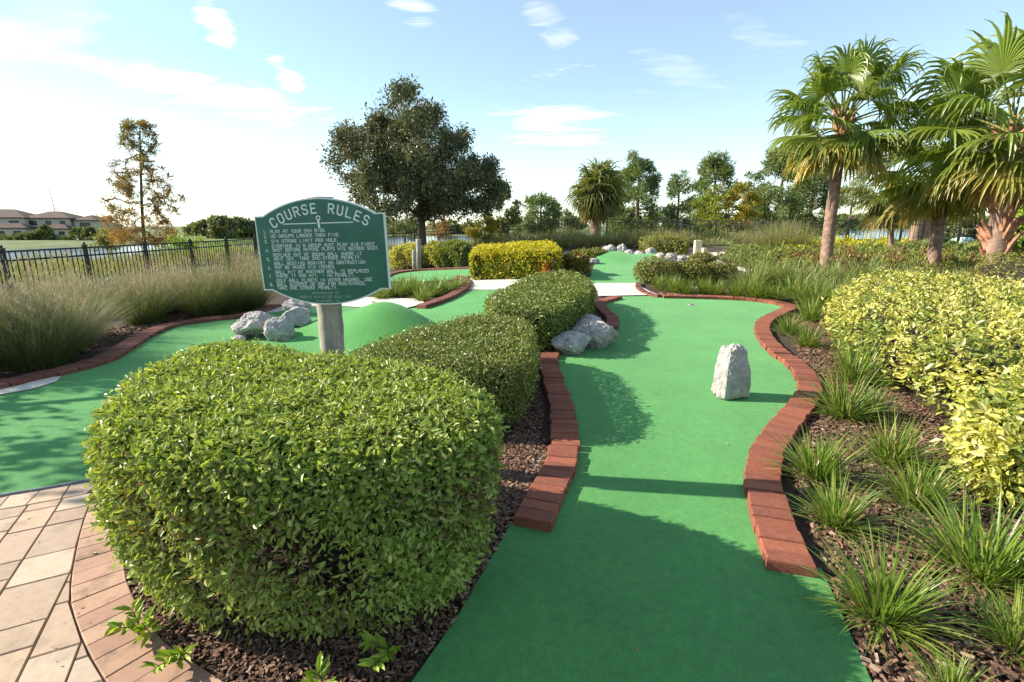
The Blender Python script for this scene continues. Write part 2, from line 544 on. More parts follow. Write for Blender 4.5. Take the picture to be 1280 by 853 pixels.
border('brick_border', gpath([(532, 384), (556, 376), (574, 368), (588, 358), (587, 350), (578, 346)], .05, 40), -1, mat='brick_old', width=.2, h=.09, label='small brick border around the end of the planted island bed')
border('brick_border', gpath([(484, 347), (495, 341.5), (520, 338), (560, 336), (603, 334.5)], .05, 40), -1, mat='brick_old', width=.2, h=.07, label='thin brick border behind the far green below the two grey posts')
border('brick_border', gpath([(608, 389), (620, 380), (634, 372)], .05, 20), 1, mat='brick', width=.2, h=.08, label='stub of brick border half hidden by the middle hedge')
border('brick_border', gpath([(803, 354), (801, 358), (806, 363.5), (815, 367.5), (826, 369.5)], .04, 20), 1, mat='brick_old', width=.12, h=.06, label='short brick edge beside the pale slab, below the round shrubs')

# hole cup in the long green
hc = G(865, 382)
t = empty('golf_hole', (hc[0], hc[1], hc[2] + TURF)); tag(t, 'small white rimmed golf hole at the far end of the long green', 'golf hole')
mb = MB(); th = np.arange(20) / 20 * 2 * PI
ro, ri = .075, .06
V = np.vstack([np.stack([ro * np.cos(th), ro * np.sin(th), 0 * th + .004], 1), np.stack([ri * np.cos(th), ri * np.sin(th), 0 * th + .006], 1)])
k = np.arange(20); k2 = (k + 1) % 20
mb.add(V, np.stack([k, k2, 20 + k2, 20 + k], 1)); mb.build('rim', simple('white_plastic', (.75, .75, .72), None, 5, .5, 0), t)
mb = MB(); mb.add(np.vstack([np.stack([ri * np.cos(th), ri * np.sin(th), 0 * th + .0055], 1), [[0, 0, .001]]]), np.stack([k, k2, np.full(20, 20)], 1))
mb.build('cup', simple('cup_dark', (.015, .02, .015), None, 5, .8, 0), t)

# ------------------------------------------------------------------ paver patio
arcO = gpath([(128, 600), (119, 618), (103, 663), (93, 708), (89, 740), (91, 766), (108, 812), (131, 853), (165, 905)], 0, 90)
arcI = gpath([(168, 594), (148, 614), (141, 638), (148, 672), (156, 700), (160, 730), (178, 768), (209, 808), (255, 839), (320, 880)], 0, 90)
patio = np.vstack([arcI, [[-1.0, .5], [-4.5, .5], [-4.8, 3.0]], gpath([(-70, 641), (0, 624), (60, 614), (118, 603), (160, 596)], 0, 24)])
o = sheet('patio_base', patio, .003, M['joint'], .4); tag(o, kind='structure')

def paver(mb, poly, z0, z1):
    poly = np.asarray(poly)
    if len(poly) < 3 or abs(area(poly)) < 2e-4: return
    if area(poly) < 0: poly = poly[::-1]
    c_ = poly.mean(0); n = len(poly)
    top = c_ + (poly - c_) * (1 - .005 / (np.linalg.norm(poly - c_, axis=1)[:, None] + .005))
    tl = rng.normal(0, .0008)
    V = np.vstack([np.column_stack([poly, np.full(n, z0)]), np.column_stack([poly, np.full(n, z1 - .004)]), np.column_stack([top, np.full(n, z1 + tl)])])
    q = np.arange(n); r_ = (q + 1) % n
    fan = np.stack([np.full(n - 2, 2 * n), 2 * n + np.arange(1, n - 1), 2 * n + np.arange(2, n)], 1)
    mb.add(V, [np.stack([q, r_, n + r_, n + q], 1), np.stack([n + q, n + r_, 2 * n + r_, 2 * n + q], 1), fan])

def clip(poly, p, n):
    out = []
    for a, b_ in zip(poly, np.roll(poly, -1, 0)):
        da, db = np.dot(a - p, n), np.dot(b_ - p, n)
        if da >= 0: out.append(a)
        if da * db < 0: out.append(a + (b_ - a) * da / (da - db))
    return np.array(out)

mbE = MB()
# soldier course along the bed; both arcs share one parameter
La = resample(arcI, .105); 
for k in range(len(La) - 1):
    qa = []
    for pnt in (La[k], La[k + 1]):
        d = np.linalg.norm(arcO - pnt, axis=1); q = arcO[d.argmin()]
        qa.append(q)
    a, b_ = La[k], La[k + 1]; d_, c_ = qa
    if np.linalg.norm(d_ - c_) < .02:
        c_ = c_ + (b_ - a) * .45; d_ = d_ - (b_ - a) * .45
    quad = np.array([a, b_, c_, d_]); cc = quad.mean(0)
    quad = quad + (cc - quad) * np.array([.018])
    paver(mbE, quad, 0, .018)
o = mbE.build('paver_border', M['paver_edge']); tag(o, kind='structure')
mbF = MB()
fe = gpath([(124, 603), (60, 615), (0, 625), (-75, 643)], 0, 60)
fo = offset(fe, -.17)
fo = fo if fo[:, 1].mean() < fe[:, 1].mean() else offset(fe, .17)
Pa = resample(fe, .15); Pb = np.array([fo[np.linalg.norm(fe - p, axis=1).argmin()] for p in Pa])
for k in range(len(Pa) - 1):
    quad = np.array([Pa[k], Pa[k + 1], Pb[k + 1], Pb[k]]); cc = quad.mean(0); quad = quad + (cc - quad) * .018
    near = arcO[np.linalg.norm(arcO - cc, axis=1).argmin()]
    if np.linalg.norm(near - cc) < .13: quad = clip(quad, near - np.array([.012, 0]), np.array([-1., -.15]))
    paver(mbF, quad, 0, .016)
ang = R(28); ex = np.array([-math.sin(ang), math.cos(ang)]); ey = np.array([math.cos(ang), math.sin(ang)])
org = np.array([-1.6, 1.3])
v = -3.2
row = 0
while v < 1.5:
    wv = [.15, .15, .225][row % 3]; u = -2.5 + rng.random() * .3
    while u < 2.8:
        lu = rng.choice([.15, .225, .3])
        g = .0026
        quad = np.array([org + ex * (u + g) + ey * (v + g), org + ex * (u + lu - g) + ey * (v + g), org + ex * (u + lu - g) + ey * (v + wv - g), org + ex * (u + g) + ey * (v + wv - g)])
        u += lu
        cc = quad.mean(0)
        if cc[1] < .6 or cc[0] < -4.4: continue
        for arc, ref in ((arcO, np.array([-3.5, 1.2])), (fo, np.array([-2.6, .8]))):
            d = np.linalg.norm(arc - cc, axis=1); kk = int(d.argmin())
            t_ = arc[min(kk + 1, len(arc) - 1)] - arc[max(kk - 1, 0)]; nn = np.array([t_[1], -t_[0]]); nn /= np.linalg.norm(nn)
            if np.dot(ref - arc[kk], nn) < 0: nn = -nn
            if len(quad) >= 3: quad = clip(quad, arc[kk] + nn * .004, nn)
        if len(quad) >= 3: paver(mbF, quad, 0, .016)
    v += wv; row += 1
o = mbF.build('paver_patio', M['paver']); tag(o, kind='structure')

# ------------------------------------------------------------------ rocks
def rock(loc, size, seed, rot=0.0, label='', facets=9, rough=.16, group=None, sink=.12, block=0.):
    bm = bmesh.new(); bmesh.ops.create_icosphere(bm, subdivisions=6 if size[0] > .22 and loc[1] < 8 else 5, radius=1)
    r_ = np.random.default_rng(seed)
    P = np.array([v.co for v in bm.verts])
    P = P * (1 - block) + P / np.abs(P).max(1)[:, None] * block
    if block: P[:, :2] *= (1.06 - .20 * np.clip(P[:, 2:], -1, 1) - .10 * np.clip(P[:, 2:], 0, 1))
    for _ in range(0 if block else facets):
        n = nrm(r_.normal(size=3)); d = r_.uniform(.62, .88)
        e = P @ n - d; P = np.where(e[:, None] > 0, P - n * e[:, None] * .93, P)
    off = Vector(r_.uniform(-9, 9, 3))
    nn = nrm(P)
    dsp = np.array([mnoise.fractal(Vector(p) * 1.6 + off, .8, 2.1, 6) * rough + mnoise.fractal(Vector(p) * 7 + off, .7, 2.0, 5) * rough * .32 - max(0, .25 - abs(mnoise.noise(Vector(p) * 2.6 - off))) * rough * .35 for p in P])
    P = P + nn * dsp[:, None]
    P = P * (np.asarray(size) / 2 / np.array([max(1e-3, np.abs(P[:, k]).max()) for k in range(3)]))
    ca, sa = math.cos(rot), math.sin(rot)
    P = np.stack([P[:, 0] * ca - P[:, 1] * sa, P[:, 0] * sa + P[:, 1] * ca, P[:, 2] + size[2] * (.5 - sink)], 1)
    F = np.array([[v.index for v in f.verts] for f in bm.faces]); bm.free()
    o = link('rock', mesh('rock', P, F, M['rock'], smooth=True), loc=loc)
    tag(o, label, 'rock', group)
    return o
p = G(919, 503); rock((p[0], p[1] + .12, p[2]), (.29, .24, .56), 14, .2, 'upright pale grey boulder standing alone on the long green', 12, .115, sink=.05, block=.6)
def Zax(p): return p[1] * CP + (EYE - p[2]) * SP
def rk(px, py, w, h, seed, label, rot=0., facets=8, rough=.135, depth=.9, lift=0., group=None):
    p = G(px, py); s = Zax(p) / FPX
    if group: w *= 1.2; h *= 1.25
    sx, sz = w * s, h * s * 1.12
    rock((p[0], p[1] + sx * depth * .35, p[2] + lift), (sx, sx * depth, sz), seed, rot, label, facets, rough, group)
# pile at the left edge of the long green
rk(716, 446, 62, 30, 12, 'bluish grey rock in the shade, nearest of the pile by the left brick border', .3, 8)
rk(742, 438, 66, 38, 27, 'pale sunlit rock reaching onto the long green, largest of its pile', -.5, 9)
rk(737, 424, 40, 30, 8, 'small knobbly rock at the back of the pile beside the long green', .8, 7)
# pile on the left green
rk(312, 425, 54, 33, 21, 'pale pointed rock at the left end of the pile behind the sign', .4, 9)
rk(345, 428, 40, 30, 22, 'smooth bluish rock low in the middle of the pile beside the sign post', .9, 9)
rk(368, 414, 40, 30, 23, 'pale pitted rock at the right of the pile beside the sign post', .2, 7)
rk(367, 396, 36, 24, 24, 'rounded grey rock at the back of the pile below the sign', .7, 7)
rk(297, 428, 20, 8, 25, 'low flat stone at the foot of the pointed rock by the left green', .7, 6)
# row behind the second green
for k, (px, py, w, h) in enumerate([(742, 331, 15, 7), (764, 322, 19, 13), (778, 319, 12, 12), (787, 322, 13, 8), (800, 323, 14, 8), (814, 323, 16, 11), (827, 326, 16, 8), (841, 330, 18, 11), (855, 331, 13, 10)]):
    rk(px, py, w, h, 40 + k, ['low rock at the left foot of the second green', 'large tilted rock left of the row behind the second green', 'narrow upright rock beside the large tilted one behind the second green',
        'small low rock left of centre in the row behind the second green', 'flat wide rock in the middle of the row behind the second green',
        'bright rounded rock right of centre behind the second green', 'low flat rock between two taller ones at the right of the second green',
        'tall pale rock at the right side of the second green', 'last bluish rock at the right end of the row by the round shrubs'][k], rng.random() * 3, 7, .22, .8, 0, 'rocks behind the second green')
rk(466, 380, 6, 3, 61, 'dark little stone on the rim of the mound on the left green', .2)
rk(494, 391, 7, 3.5, 62, 'small brown stone at the right end of the pale slab', .2)

# ------------------------------------------------------------------ course rules sign
POST = Vector((-1.115, 2.99, 0.0))
sign = empty('rules_sign', POST); tag(sign, 'green course rules sign board on a round weathered post behind the front bush', 'sign')
mb = MB()
PB = POST.y
z0 = -.05; ztop = EYE + .160
zz = np.linspace(z0, ztop, 24)
mb.tube(np.column_stack([np.cumsum(rng.normal(0, .0008, 24)), np.cumsum(rng.normal(0, .0008, 24)), zz]), .074 + rng.normal(0, .0012, 24), 28)
post = mb.build('post', M['post'], sign, True)
BW, BHT = .780, .427
ROLL = R(1.45); TURN = R(-7)
zc = EYE - .153      # height of the middle of the straight part
board_c = Vector((.022, -.094, zc))
eu = np.array([math.cos(ROLL) * math.cos(TURN), math.cos(ROLL) * math.sin(TURN), math.sin(ROLL)])
en = np.array([math.sin(TURN), -math.cos(TURN), 0]); ev = np.cross(en, eu)   # up
if ev[2] < 0: ev = -ev
def BP(u, v, d=0.):
    """board point: u right, v up from the middle, d out of the face"""
    u = np.asarray(u, float); v = np.asarray(v, float)
    return np.array(board_c) + u[..., None] * eu + v[..., None] * ev + np.asarray(d, float)[..., None] * en
def arc_pts(x0, x1, ybase, rise, n=30):
    x = np.linspace(x0, x1, n); w = (x1 - x0) / 2
    rad = (w * w + rise * rise) / (2 * abs(rise)); m_ = (x0 + x1) / 2
    y = np.sqrt(rad ** 2 - (x - m_) ** 2) - (rad - abs(rise))
    return np.stack([x, ybase + math.copysign(1, rise) * y], 1)
hw, hh = BW / 2, BHT / 2
sh = .052
top = arc_pts(-hw + sh, hw - sh, hh, .092); bot = arc_pts(-hw + sh, hw - sh, -hh, -.088)
outl = np.vstack([[[-hw, -hh], [-hw, hh]], top, [[hw, hh], [hw, -hh]], bot[::-1]])
def plate(name, O, d0, d1, mat, parent, rim=None):
    mb = MB(); n = len(O)
    A = BP(O[:, 0], O[:, 1], np.full(n, d0)); B = BP(O[:, 0], O[:, 1], np.full(n, d1))
    k = np.arange(n); k2 = (k + 1) % n
    V = np.vstack([A, B, [A.mean(0)], [B.mean(0)]])
    mb.add(V, [np.stack([k, k2, n + k2, n + k], 1), np.stack([np.full(n, 2 * n), k2, k], 1), np.stack([np.full(n, 2 * n + 1), n + k, n + k2], 1)])
    o = mb.build(name, mat, parent)
    bm = bmesh.new(); bm.from_mesh(o.data); bmesh.ops.recalc_face_normals(bm, faces=bm.faces); bm.to_mesh(o.data); bm.free()
    return o
M['sign_white'] = simple('sign_white_core', (.66, .68, .66), (.74, .75, .72), 30, .6, 0)
M['sign_green'] = simple('sign_green_face', (.012, .098, .062), (.020, .135, .090), 7, .38, .08, .001, 120, detail=8)
board = plate('board', outl, -.018, .0, M['sign_white'], sign)
inset = np.vstack([[[-hw + .008, -hh + .007], [-hw + .008, hh - .007]], top * [.988, 1] - [0, .008], [[hw - .008, hh - .007], [hw - .008, -hh + .007]], (bot * [.988, 1] + [0, .008])[::-1]])
face = plate('green_face', inset, .0002, .0022, M['sign_green'], board)

# single stroke routed capitals on a 4 x 6 grid
ST = {'A': ['0,0 0,4 1,6 3,6 4,4 4,0', '0,2.4 4,2.4'], 'B': ['0,0 0,6 3,6 3.8,5.2 3.8,4 3,3.2 0,3.2', '3,3.2 4,2.4 4,.8 3.2,0 0,0'], 'C': ['4,4.8 3,6 1,6 0,5 0,1 1,0 3,0 4,1.2'],
      'D': ['0,0 0,6 2.6,6 4,4.6 4,1.4 2.6,0 0,0'], 'E': ['4,6 0,6 0,0 4,0', '0,3.1 3.2,3.1'], 'F': ['4,6 0,6 0,0', '0,3.1 3.2,3.1'], 'G': ['4,4.9 3,6 1,6 0,5 0,1 1,0 3,0 4,1 4,2.7 2.3,2.7'],
      'H': ['0,0 0,6', '4,0 4,6', '0,3 4,3'], 'I': ['2,0 2,6'], 'J': ['3.6,6 3.6,1 2.6,0 1,0 0,1.2'], 'K': ['0,0 0,6', '4,6 0,2.6', '1.3,3.6 4,0'], 'L': ['0,6 0,0 4,0'], 'M': ['0,0 0,6 2,2.6 4,6 4,0'],
      'N': ['0,0 0,6 4,0 4,6'], 'O': ['1,0 0,1 0,5 1,6 3,6 4,5 4,1 3,0 1,0'], 'P': ['0,0 0,6 3,6 4,5.2 4,3.7 3,2.9 0,2.9'], 'R': ['0,0 0,6 3,6 4,5.2 4,3.8 3,3 0,3', '2,3 4,0'],
      'S': ['4,5 3,6 1,6 0,5 0,4 1,3.2 3,2.9 4,2.1 4,1 3,0 1,0 0,1'], 'T': ['0,6 4,6', '2,6 2,0'], 'U': ['0,6 0,1 1,0 3,0 4,1 4,6'], 'V': ['0,6 2,0 4,6'], 'W': ['0,6 .9,0 2,3.6 3.1,0 4,6'],
      'X': ['0,0 4,6', '0,6 4,0'], 'Y': ['0,6 2,3 4,6', '2,3 2,0'], 'Z': ['0,6 4,6 0,0 4,0'], '.': ['.6,0 .6,.7'], ',': ['.9,.7 .4,-.8'], '-': ['.6,3 3.4,3'],
      '1': ['1,5 2,6 2,0'], '2': ['0,5 1,6 3,6 4,5 4,4 0,0 4,0'], '3': ['0,5.2 1,6 3,6 4,5.2 4,4 3,3.2 1.6,3.2', '3,3.2 4,2.3 4,.9 3,0 1,0 0,.9'], '4': ['3,0 3,6 0,2 4,2'], '5': ['4,6 .4,6 0,3.3 3,3.6 4,2.6 4,1 3,0 1,0 0,.9'],
      '6': ['3.6,6 1.4,5 0,2.6 0,1 1,0 3,0 4,1 4,2.4 3,3.2 1,3.2 0,2.4'], '7': ['0,6 4,6 1.6,0'], '8': ['1,3.2 0,4.2 0,5.2 1,6 3,6 4,5.2 4,4.2 3,3.2 1,3.2', '1,3.2 0,2.2 0,.9 1,0 3,0 4,.9 4,2.2 3,3.2']}
def ribbon(mb, P, w, d):
    P = np.asarray(P, float); n = len(P)
    closed = np.allclose(P[0], P[-1]) and n > 2
    t = np.diff(P, axis=0); t = nrm(t)
    if closed: ta = np.vstack([t[-1:], t]); tb = np.vstack([t, t[:1]])
    else: ta = np.vstack([t[:1], t]); tb = np.vstack([t, t[-1:]])
    na_ = np.stack([-ta[:, 1], ta[:, 0]], 1); nb_ = np.stack([-tb[:, 1], tb[:, 0]], 1)
    mt = nrm(na_ + nb_); sc = 1 / np.maximum(.45, (mt * na_).sum(1)); off = mt * (sc * w / 2)[:, None]
    if not closed: P = P.copy(); P[0] -= t[0] * w * .4; P[-1] += t[-1] * w * .4
    L, R_2 = P + off, P - off
    V = np.vstack([BP(L[:, 0], L[:, 1], np.full(n, d)), BP(R_2[:, 0], R_2[:, 1], np.full(n, d))])
    k = np.arange(n - 1)
    mb.add(V, np.stack([k, n + k, n + k + 1, k + 1], 1))
def letters(mb, text, x, y, h, adv, w, arc=None, ratio=.62):
    """text with its baseline at x, y; arc=(cx, cy, radius): centred on that arc"""
    s = h / 6; sx = adv * ratio / 4
    for q, ch in enumerate(text):
        if ch not in ST: continue
        for r_, pl in enumerate(ST[ch]):
            P = np.array([[float(v) for v in pt.split(',')] for pt in pl.split()])
            P = P * [sx, s]
            if arc:
                cx, cy, rad = arc
                a = (q - (len(text) - 1) / 2) * adv / rad
                P = P - [2 * sx, 0]
                P = np.stack([cx + (rad + P[:, 1]) * math.sin(a) + P[:, 0] * math.cos(a), cy + (rad + P[:, 1]) * math.cos(a) - P[:, 0] * math.sin(a)], 1)
            else: P = P + [x + q * adv, y]
            ribbon(mb, P, w, .0030 + .00025 * r_)
M['sign_letter'] = simple('sign_lettering', (.70, .74, .70), None, 5, .6, 0)
def LT(t): return hh - t * BHT           # rows measured from the top corners
mb = MB(); rad_ = ((hw - sh) ** 2 + .098 ** 2) / (2 * .098)
rad_t = .54
for word in ('COURSE      ', '       RULES'):
    mb = MB(); letters(mb, word, 0, 0, .050, .0505, .0080, (0.004, hh + .009 - rad_t, rad_t), .58)
    mb.build('title_word', M['sign_letter'], board)
mb = MB()
ribbon(mb, [(-hw + .175, LT(.112)), (-.016, LT(.112))], .0055, .0030)
ribbon(mb, [(.014, LT(.112)), (hw - .185, LT(.112))], .0055, .0030)
th = np.linspace(0, 2 * PI, 21)
ribbon(mb, np.stack([.0105 * np.cos(th), LT(.045) + .011 * np.sin(th)], 1), .006, .0031)
ribbon(mb, [(-.001, LT(.075)), (.001, LT(.165))], .013, .0034)
mb.build('rule_and_emblem', M['sign_letter'], board)
rows = [(.207, '1', 'PLAY AT YOUR OWN RISK.'), (.268, '2', 'NO GROUPS LARGER THAN FIVE.'), (.335, '3', 'SIX STROKE LIMIT PER HOLE.'), (.400, '', 'EVERYONE IN A GROUP MUST PLAY HIS FIRST'), (.452, '4', 'SHOT BEFORE ANYONE PLAYS HIS SECOND SHOT.'),
        (.519, '', 'REPLACE OUT OF BOUND BALL WHERE IT'), (.571, '5', 'WENT OUT. TAKE ONE-STROKE PENALTY.'), (.634, '', 'BALL RESTING AGAINST AN OBSTRUCTION'), (.687, '6', 'MAY BE MOVED SIX INCHES.'),
        (.750, '', 'BALL HIT BY ANOTHER BALL IS REPLACED'), (.803, '7', 'WHERE IT WAS HIT, - NO PENALTY.'), (.866, '', 'GOLF BALL FLOATS IN WATER HAZARD, USE'), (.919, '8', 'BALL SCOOPER OR ASK FOR ASSISTANCE.'), (.970, '', 'TAKE ONE STROKE PENALTY.')]
for t_, num, tx in rows:
    mb = MB(); letters(mb, tx, -hw + .115 * BW, LT(t_) - .0085, .0172, .01600, .0027, ratio=.70)
    mb.build('rule_line', M['sign_letter'], board)
    if num: mb = MB(); letters(mb, num + '.', -hw + .060 * BW, LT(t_) - .010, .0172, .0150, .0027); mb.build('rule_number', M['sign_letter'], board)
mb = MB()
letters(mb, 'CONSTRUCTED BY', -.088, LT(1.045) - .006, .012, .0122, .0021)
letters(mb, 'HARRIS MINIATURE GOLF INC.', -.166, LT(1.098) - .006, .0125, .0127, .0021)
letters(mb, 'WILDWOOD, NJ', -.066, LT(1.152) - .006, .012, .0122, .0021)
mb.build('maker_lettering', simple('worn_lettering', (.30, .42, .36), None, 5, .6, 0), board)
for u_, v_ in ((-.002, hh + .062), (-.002, -hh - .04)):
    mb = MB()
    P = BP(np.array([u_]), np.array([v_]), np.array([.002]))[0]
    mb.tube([P, P + en * .004], .005, 10)
    mb.build('bolt', M['sign_green'], board)

# ------------------------------------------------------------------ fences
def fence(pts, label, step=1.83, hgt=1.08, pick=.115, pw=.016, cap=True, post_w=.066, sub=.0):
    P = resample(np.array(pts), step)
    z = T(P[:, 0], P[:, 1]) - sub
    f = empty('metal_fence', (P[0, 0], P[0, 1], z[0])); tag(f, label, 'fence')
    o3 = np.array([P[0, 0], P[0, 1], z[0]])
    for k in range(len(P)):
        mb = MB(); c0 = np.array([P[k, 0], P[k, 1], z[k]]) - o3
        t_ = P[min(k + 1, len(P) - 1)] - P[max(k - 1, 0)]; an = math.atan2(t_[1], t_[0])
        mb.box(c0 + [0, 0, hgt / 2 - .02], (post_w, post_w, hgt + .1), an)
        if cap:
            mb.box(c0 + [0, 0, hgt + .04], (post_w * 1.25, post_w * 1.25, .022), an)
            mb.tube([c0 + [0, 0, hgt + .05], c0 + [0, 0, hgt + .062], c0 + [0, 0, hgt + .078], c0 + [0, 0, hgt + .098], c0 + [0, 0, hgt + .108]], [.012, .02, .03, .022, .004], 8)
        mb.build('post', M['metal_black'], f)
    for k in range(len(P) - 1):
        a = np.array([P[k, 0], P[k, 1], z[k]]) - o3; b_ = np.array([P[k + 1, 0], P[k + 1, 1], z[k + 1]]) - o3
        L = np.linalg.norm((b_ - a)[:2]); an = math.atan2(b_[1] - a[1], b_[0] - a[0]); mid = (a + b_) / 2
        mb = MB(); d_ = (b_ - a) / L
        for zr in (hgt - .02, hgt - .19, .12):
            q = np.array([-math.sin(an), math.cos(an), 0]) * .0145; up = np.array([0, 0, .017])
            A, B = a + d_ * .03 + [0, 0, zr], b_ - d_ * .03 + [0, 0, zr]
            mb.add([A - q - up, A + q - up, A + q + up, A - q + up, B - q - up, B + q - up, B + q + up, B - q + up], np.array([[0, 1, 5, 4], [1, 2, 6, 5], [2, 3, 7, 6], [3, 0, 4, 7], [0, 3, 2, 1], [4, 5, 6, 7]]))
        n_ = max(2, int(L / pick))
        for q in range(1, n_):
            c0 = a + (b_ - a) * q / n_
            mb.box(c0 + [0, 0, hgt / 2 + .02], (pw, pw, hgt - .10), an)
        mb.build('panel', M['metal_black'], f)
    return f
fence([(-9.75, 5.9), (-9.45, 20.5)], 'black metal picket fence with ball topped posts along the tall grasses at left')
fence([(-9.45, 20.6), (-7.0, 27.5), (-2.5, 29.3), (1.5, 30.0)], 'distant black picket fence under the big dark tree', cap=False, pick=.16, pw=.022, hgt=1.1)
fence([(1.7, 30.0), (5.2, 29.3), (9.0, 27.8)], 'far black picket fence behind the beige posts and the second green', cap=False, pick=.16, pw=.020, hgt=1.35, post_w=.08)
fence([(9.2, 27.7), (13.2, 23.8), (18.5, 20.8), (24, 19.5)], 'black picket fence behind the three fan palms at right, lake beyond it', cap=False, pick=.14, pw=.020, hgt=1.22, post_w=.085)

# ------------------------------------------------------------------ posts
def postset(name, px, py, parts, label, mat, square=False):
    p = G(px, py); s = Zax(p) / FPX
    t = empty(name, p); tag(t, label, 'post')
    for (dx, dy, w, h) in parts:
        mb = MB()
        if square: mb.box((dx * s, dy, h * s / 2), (w * s, w * s, h * s), .2, None, .01)
        else: mb.tube([(dx * s, dy, -.05), (dx * s, dy, h * s * .5), (dx * s + .01, dy, h * s - .02), (dx * s + .01, dy, h * s)], [w * s / 2, w * s / 2, w * s / 2 * .97, w * s / 2 * .8], 12)
        mb.build('upright', mat, t, not square)
postset('wooden_posts', 520, 339, [(2.6, .25, 6.5, 39), (-1.6, 0, 5.5, 26)], 'pair of weathered grey posts, one taller, on the far green right of the sign', M['post'])
postset('wooden_posts', 872, 322, [(-3.2, 0, 4.2, 21), (1.6, .02, 4.2, 21), (5.2, -.15, 4.2, 12)], 'three squared beige posts of unequal height behind the second green', M['pale_wood'], True)

# ------------------------------------------------------------------ far houses
M['stucco'] = simple('pale_stucco', (.46, .40, .33), (.52, .46, .38), 2, .9, .1)
M['roof'] = simple('brown_roof_tiles', (.065, .042, .034), (.11, .066, .052), 1.2, .9, .6, .1, 6)
M['window'] = simple('dark_window', (.03, .035, .04), None, 3, .15, 0)
M['trim'] = simple('white_trim', (.68, .66, .62), None, 3, .7, 0)
def hip(mb, x0, x1, y0, y1, z, rise, ov=.6):
    x0 -= ov; x1 += ov; y0 -= ov; y1 += ov; r_ = min(x1 - x0, y1 - y0) / 2
    if x1 - x0 >= y1 - y0: a, b_ = (x0 + r_, (y0 + y1) / 2, z + rise), (x1 - r_, (y0 + y1) / 2, z + rise)
    else: a, b_ = ((x0 + x1) / 2, y0 + r_, z + rise), ((x0 + x1) / 2, y1 - r_, z + rise)
    V = [(x0, y0, z), (x1, y0, z), (x1, y1, z), (x0, y1, z), a, b_, (x0, y0, z - .25), (x1, y0, z - .25), (x1, y1, z - .25), (x0, y1, z - .25)]
    if x1 - x0 >= y1 - y0: q4 = [[0, 1, 5, 4], [2, 3, 4, 5]]; t3 = [[1, 2, 5], [3, 0, 4]]
    else: q4 = [[1, 2, 5, 4], [3, 0, 4, 5]]; t3 = [[0, 1, 4], [2, 3, 5]]
    mb.add(V, [np.array(q4 + [[6, 7, 1, 0], [7, 8, 2, 1], [8, 9, 3, 2], [9, 6, 0, 3], [9, 8, 7, 6]]), np.array(t3)])
def house(px, Y, zb, rot, blocks, wins, label):
    h = empty('house', (XY(px, Y, zb), Y, zb)); h.rotation_euler = (0, 0, rot); tag(h, label, 'house')
    for (x0, x1, y0, y1, z0, z1, rise) in blocks:
        mb = MB(); mb.box(((x0 + x1) / 2, (y0 + y1) / 2, (z0 + z1) / 2), (x1 - x0, y1 - y0, z1 - z0)); mb.build('wall', M['stucco'], h)
        mb = MB(); hip(mb, x0, x1, y0, y1, z1, rise); mb.build('roof', M['roof'], h)
    for (x, y, z, w, hh_) in wins:
        mb = MB(); mb.box((x, y - .03, z), (w + .3, .1, hh_ + .3)); fr_ = mb.build('window', M['trim'], h)
        mb = MB(); mb.box((x, y - .10, z), (w, .06, hh_)); mb.build('pane', M['window'], fr_)
    return h
ZB = -2.3
h1_ = house(72, 150, ZB, .15, [(-8, 4, 0, 9, 0, 6.0, 2.0), (4.5, 10.5, 1, 9, 0, 5.4, 1.5), (-1, 5, -3, -.05, 0, 3.0, 1.2)],
      [(-5.5, 0, 4.6, 2.2, 1.4), (-1.5, 0, 4.6, 1.6, 1.4), (2.2, 0, 4.6, 1.6, 1.4), (7.5, 1, 4.0, 3.0, 1.5), (-5.5, 0, 1.6, 2.4, 1.8), (.4, -3, 1.4, 1.6, 1.6), (3.4, -3, 1.4, 1.6, 1.6), (7.5, 1, 1.5, 3.0, 2.0)], 'two storey beige house with brown hip roofs and a mast behind it, across the lake')
house(5, 146, ZB, .2, [(-9, 6, 0, 10, 0, 6.1, 2.4), (0, 8, -3.6, -.06, 0, 3.2, 1.3)],
      [(-5, 0, 4.6, 2, 1.4), (-1, 0, 4.6, 2, 1.4), (3.4, 0, 4.6, 2.6, 1.4), (2, -3.6, 1.5, 2, 1.8), (6, -3.6, 1.5, 2, 1.8), (-5, 0, 1.5, 2.6, 2)], 'beige house cut by the left edge of the photo, across the lake')
house(121, 200, ZB, .1, [(-5, 5, 0, 8, 0, 4.0, 1.8)], [(-3, 0, 2, 2, 1.5), (0, 0, 2, 2, 1.5), (3, 0, 2, 2, 1.5)], 'low dark roofed house half hidden by trees, right of the masted one')
mx = XY(72, 175, 2); mb = MB(); mb.tube([(0, 0, 0), (.0, 0, 9), (-.5, 0, 16.6)], [.16, .13, .08], 6)
o = mb.build('mast', M['metal_black'], None, loc=(mx, 175, ZB)); tag(o, 'thin grey mast rising behind the masted house roof', 'mast')
# pale teal utility box and dark equipment beyond the right fence
p = (XY(1201, 22.2, .6), 22.2); z_ = Tz(*p)
mb = MB(); mb.box((0, 0, .22), (.72, .5, .46), .3, None, .06); mb.box((.1, .05, .47), (.5, .36, .05), .3, None, .02)
o = mb.build('utility_box', simple('pale_teal_plastic', (.35, .52, .47), (.42, .58, .52), 4, .6, 0), None, loc=(*p, z_)); tag(o, 'small pale teal utility box near the fence behind the right palms', 'utility box')
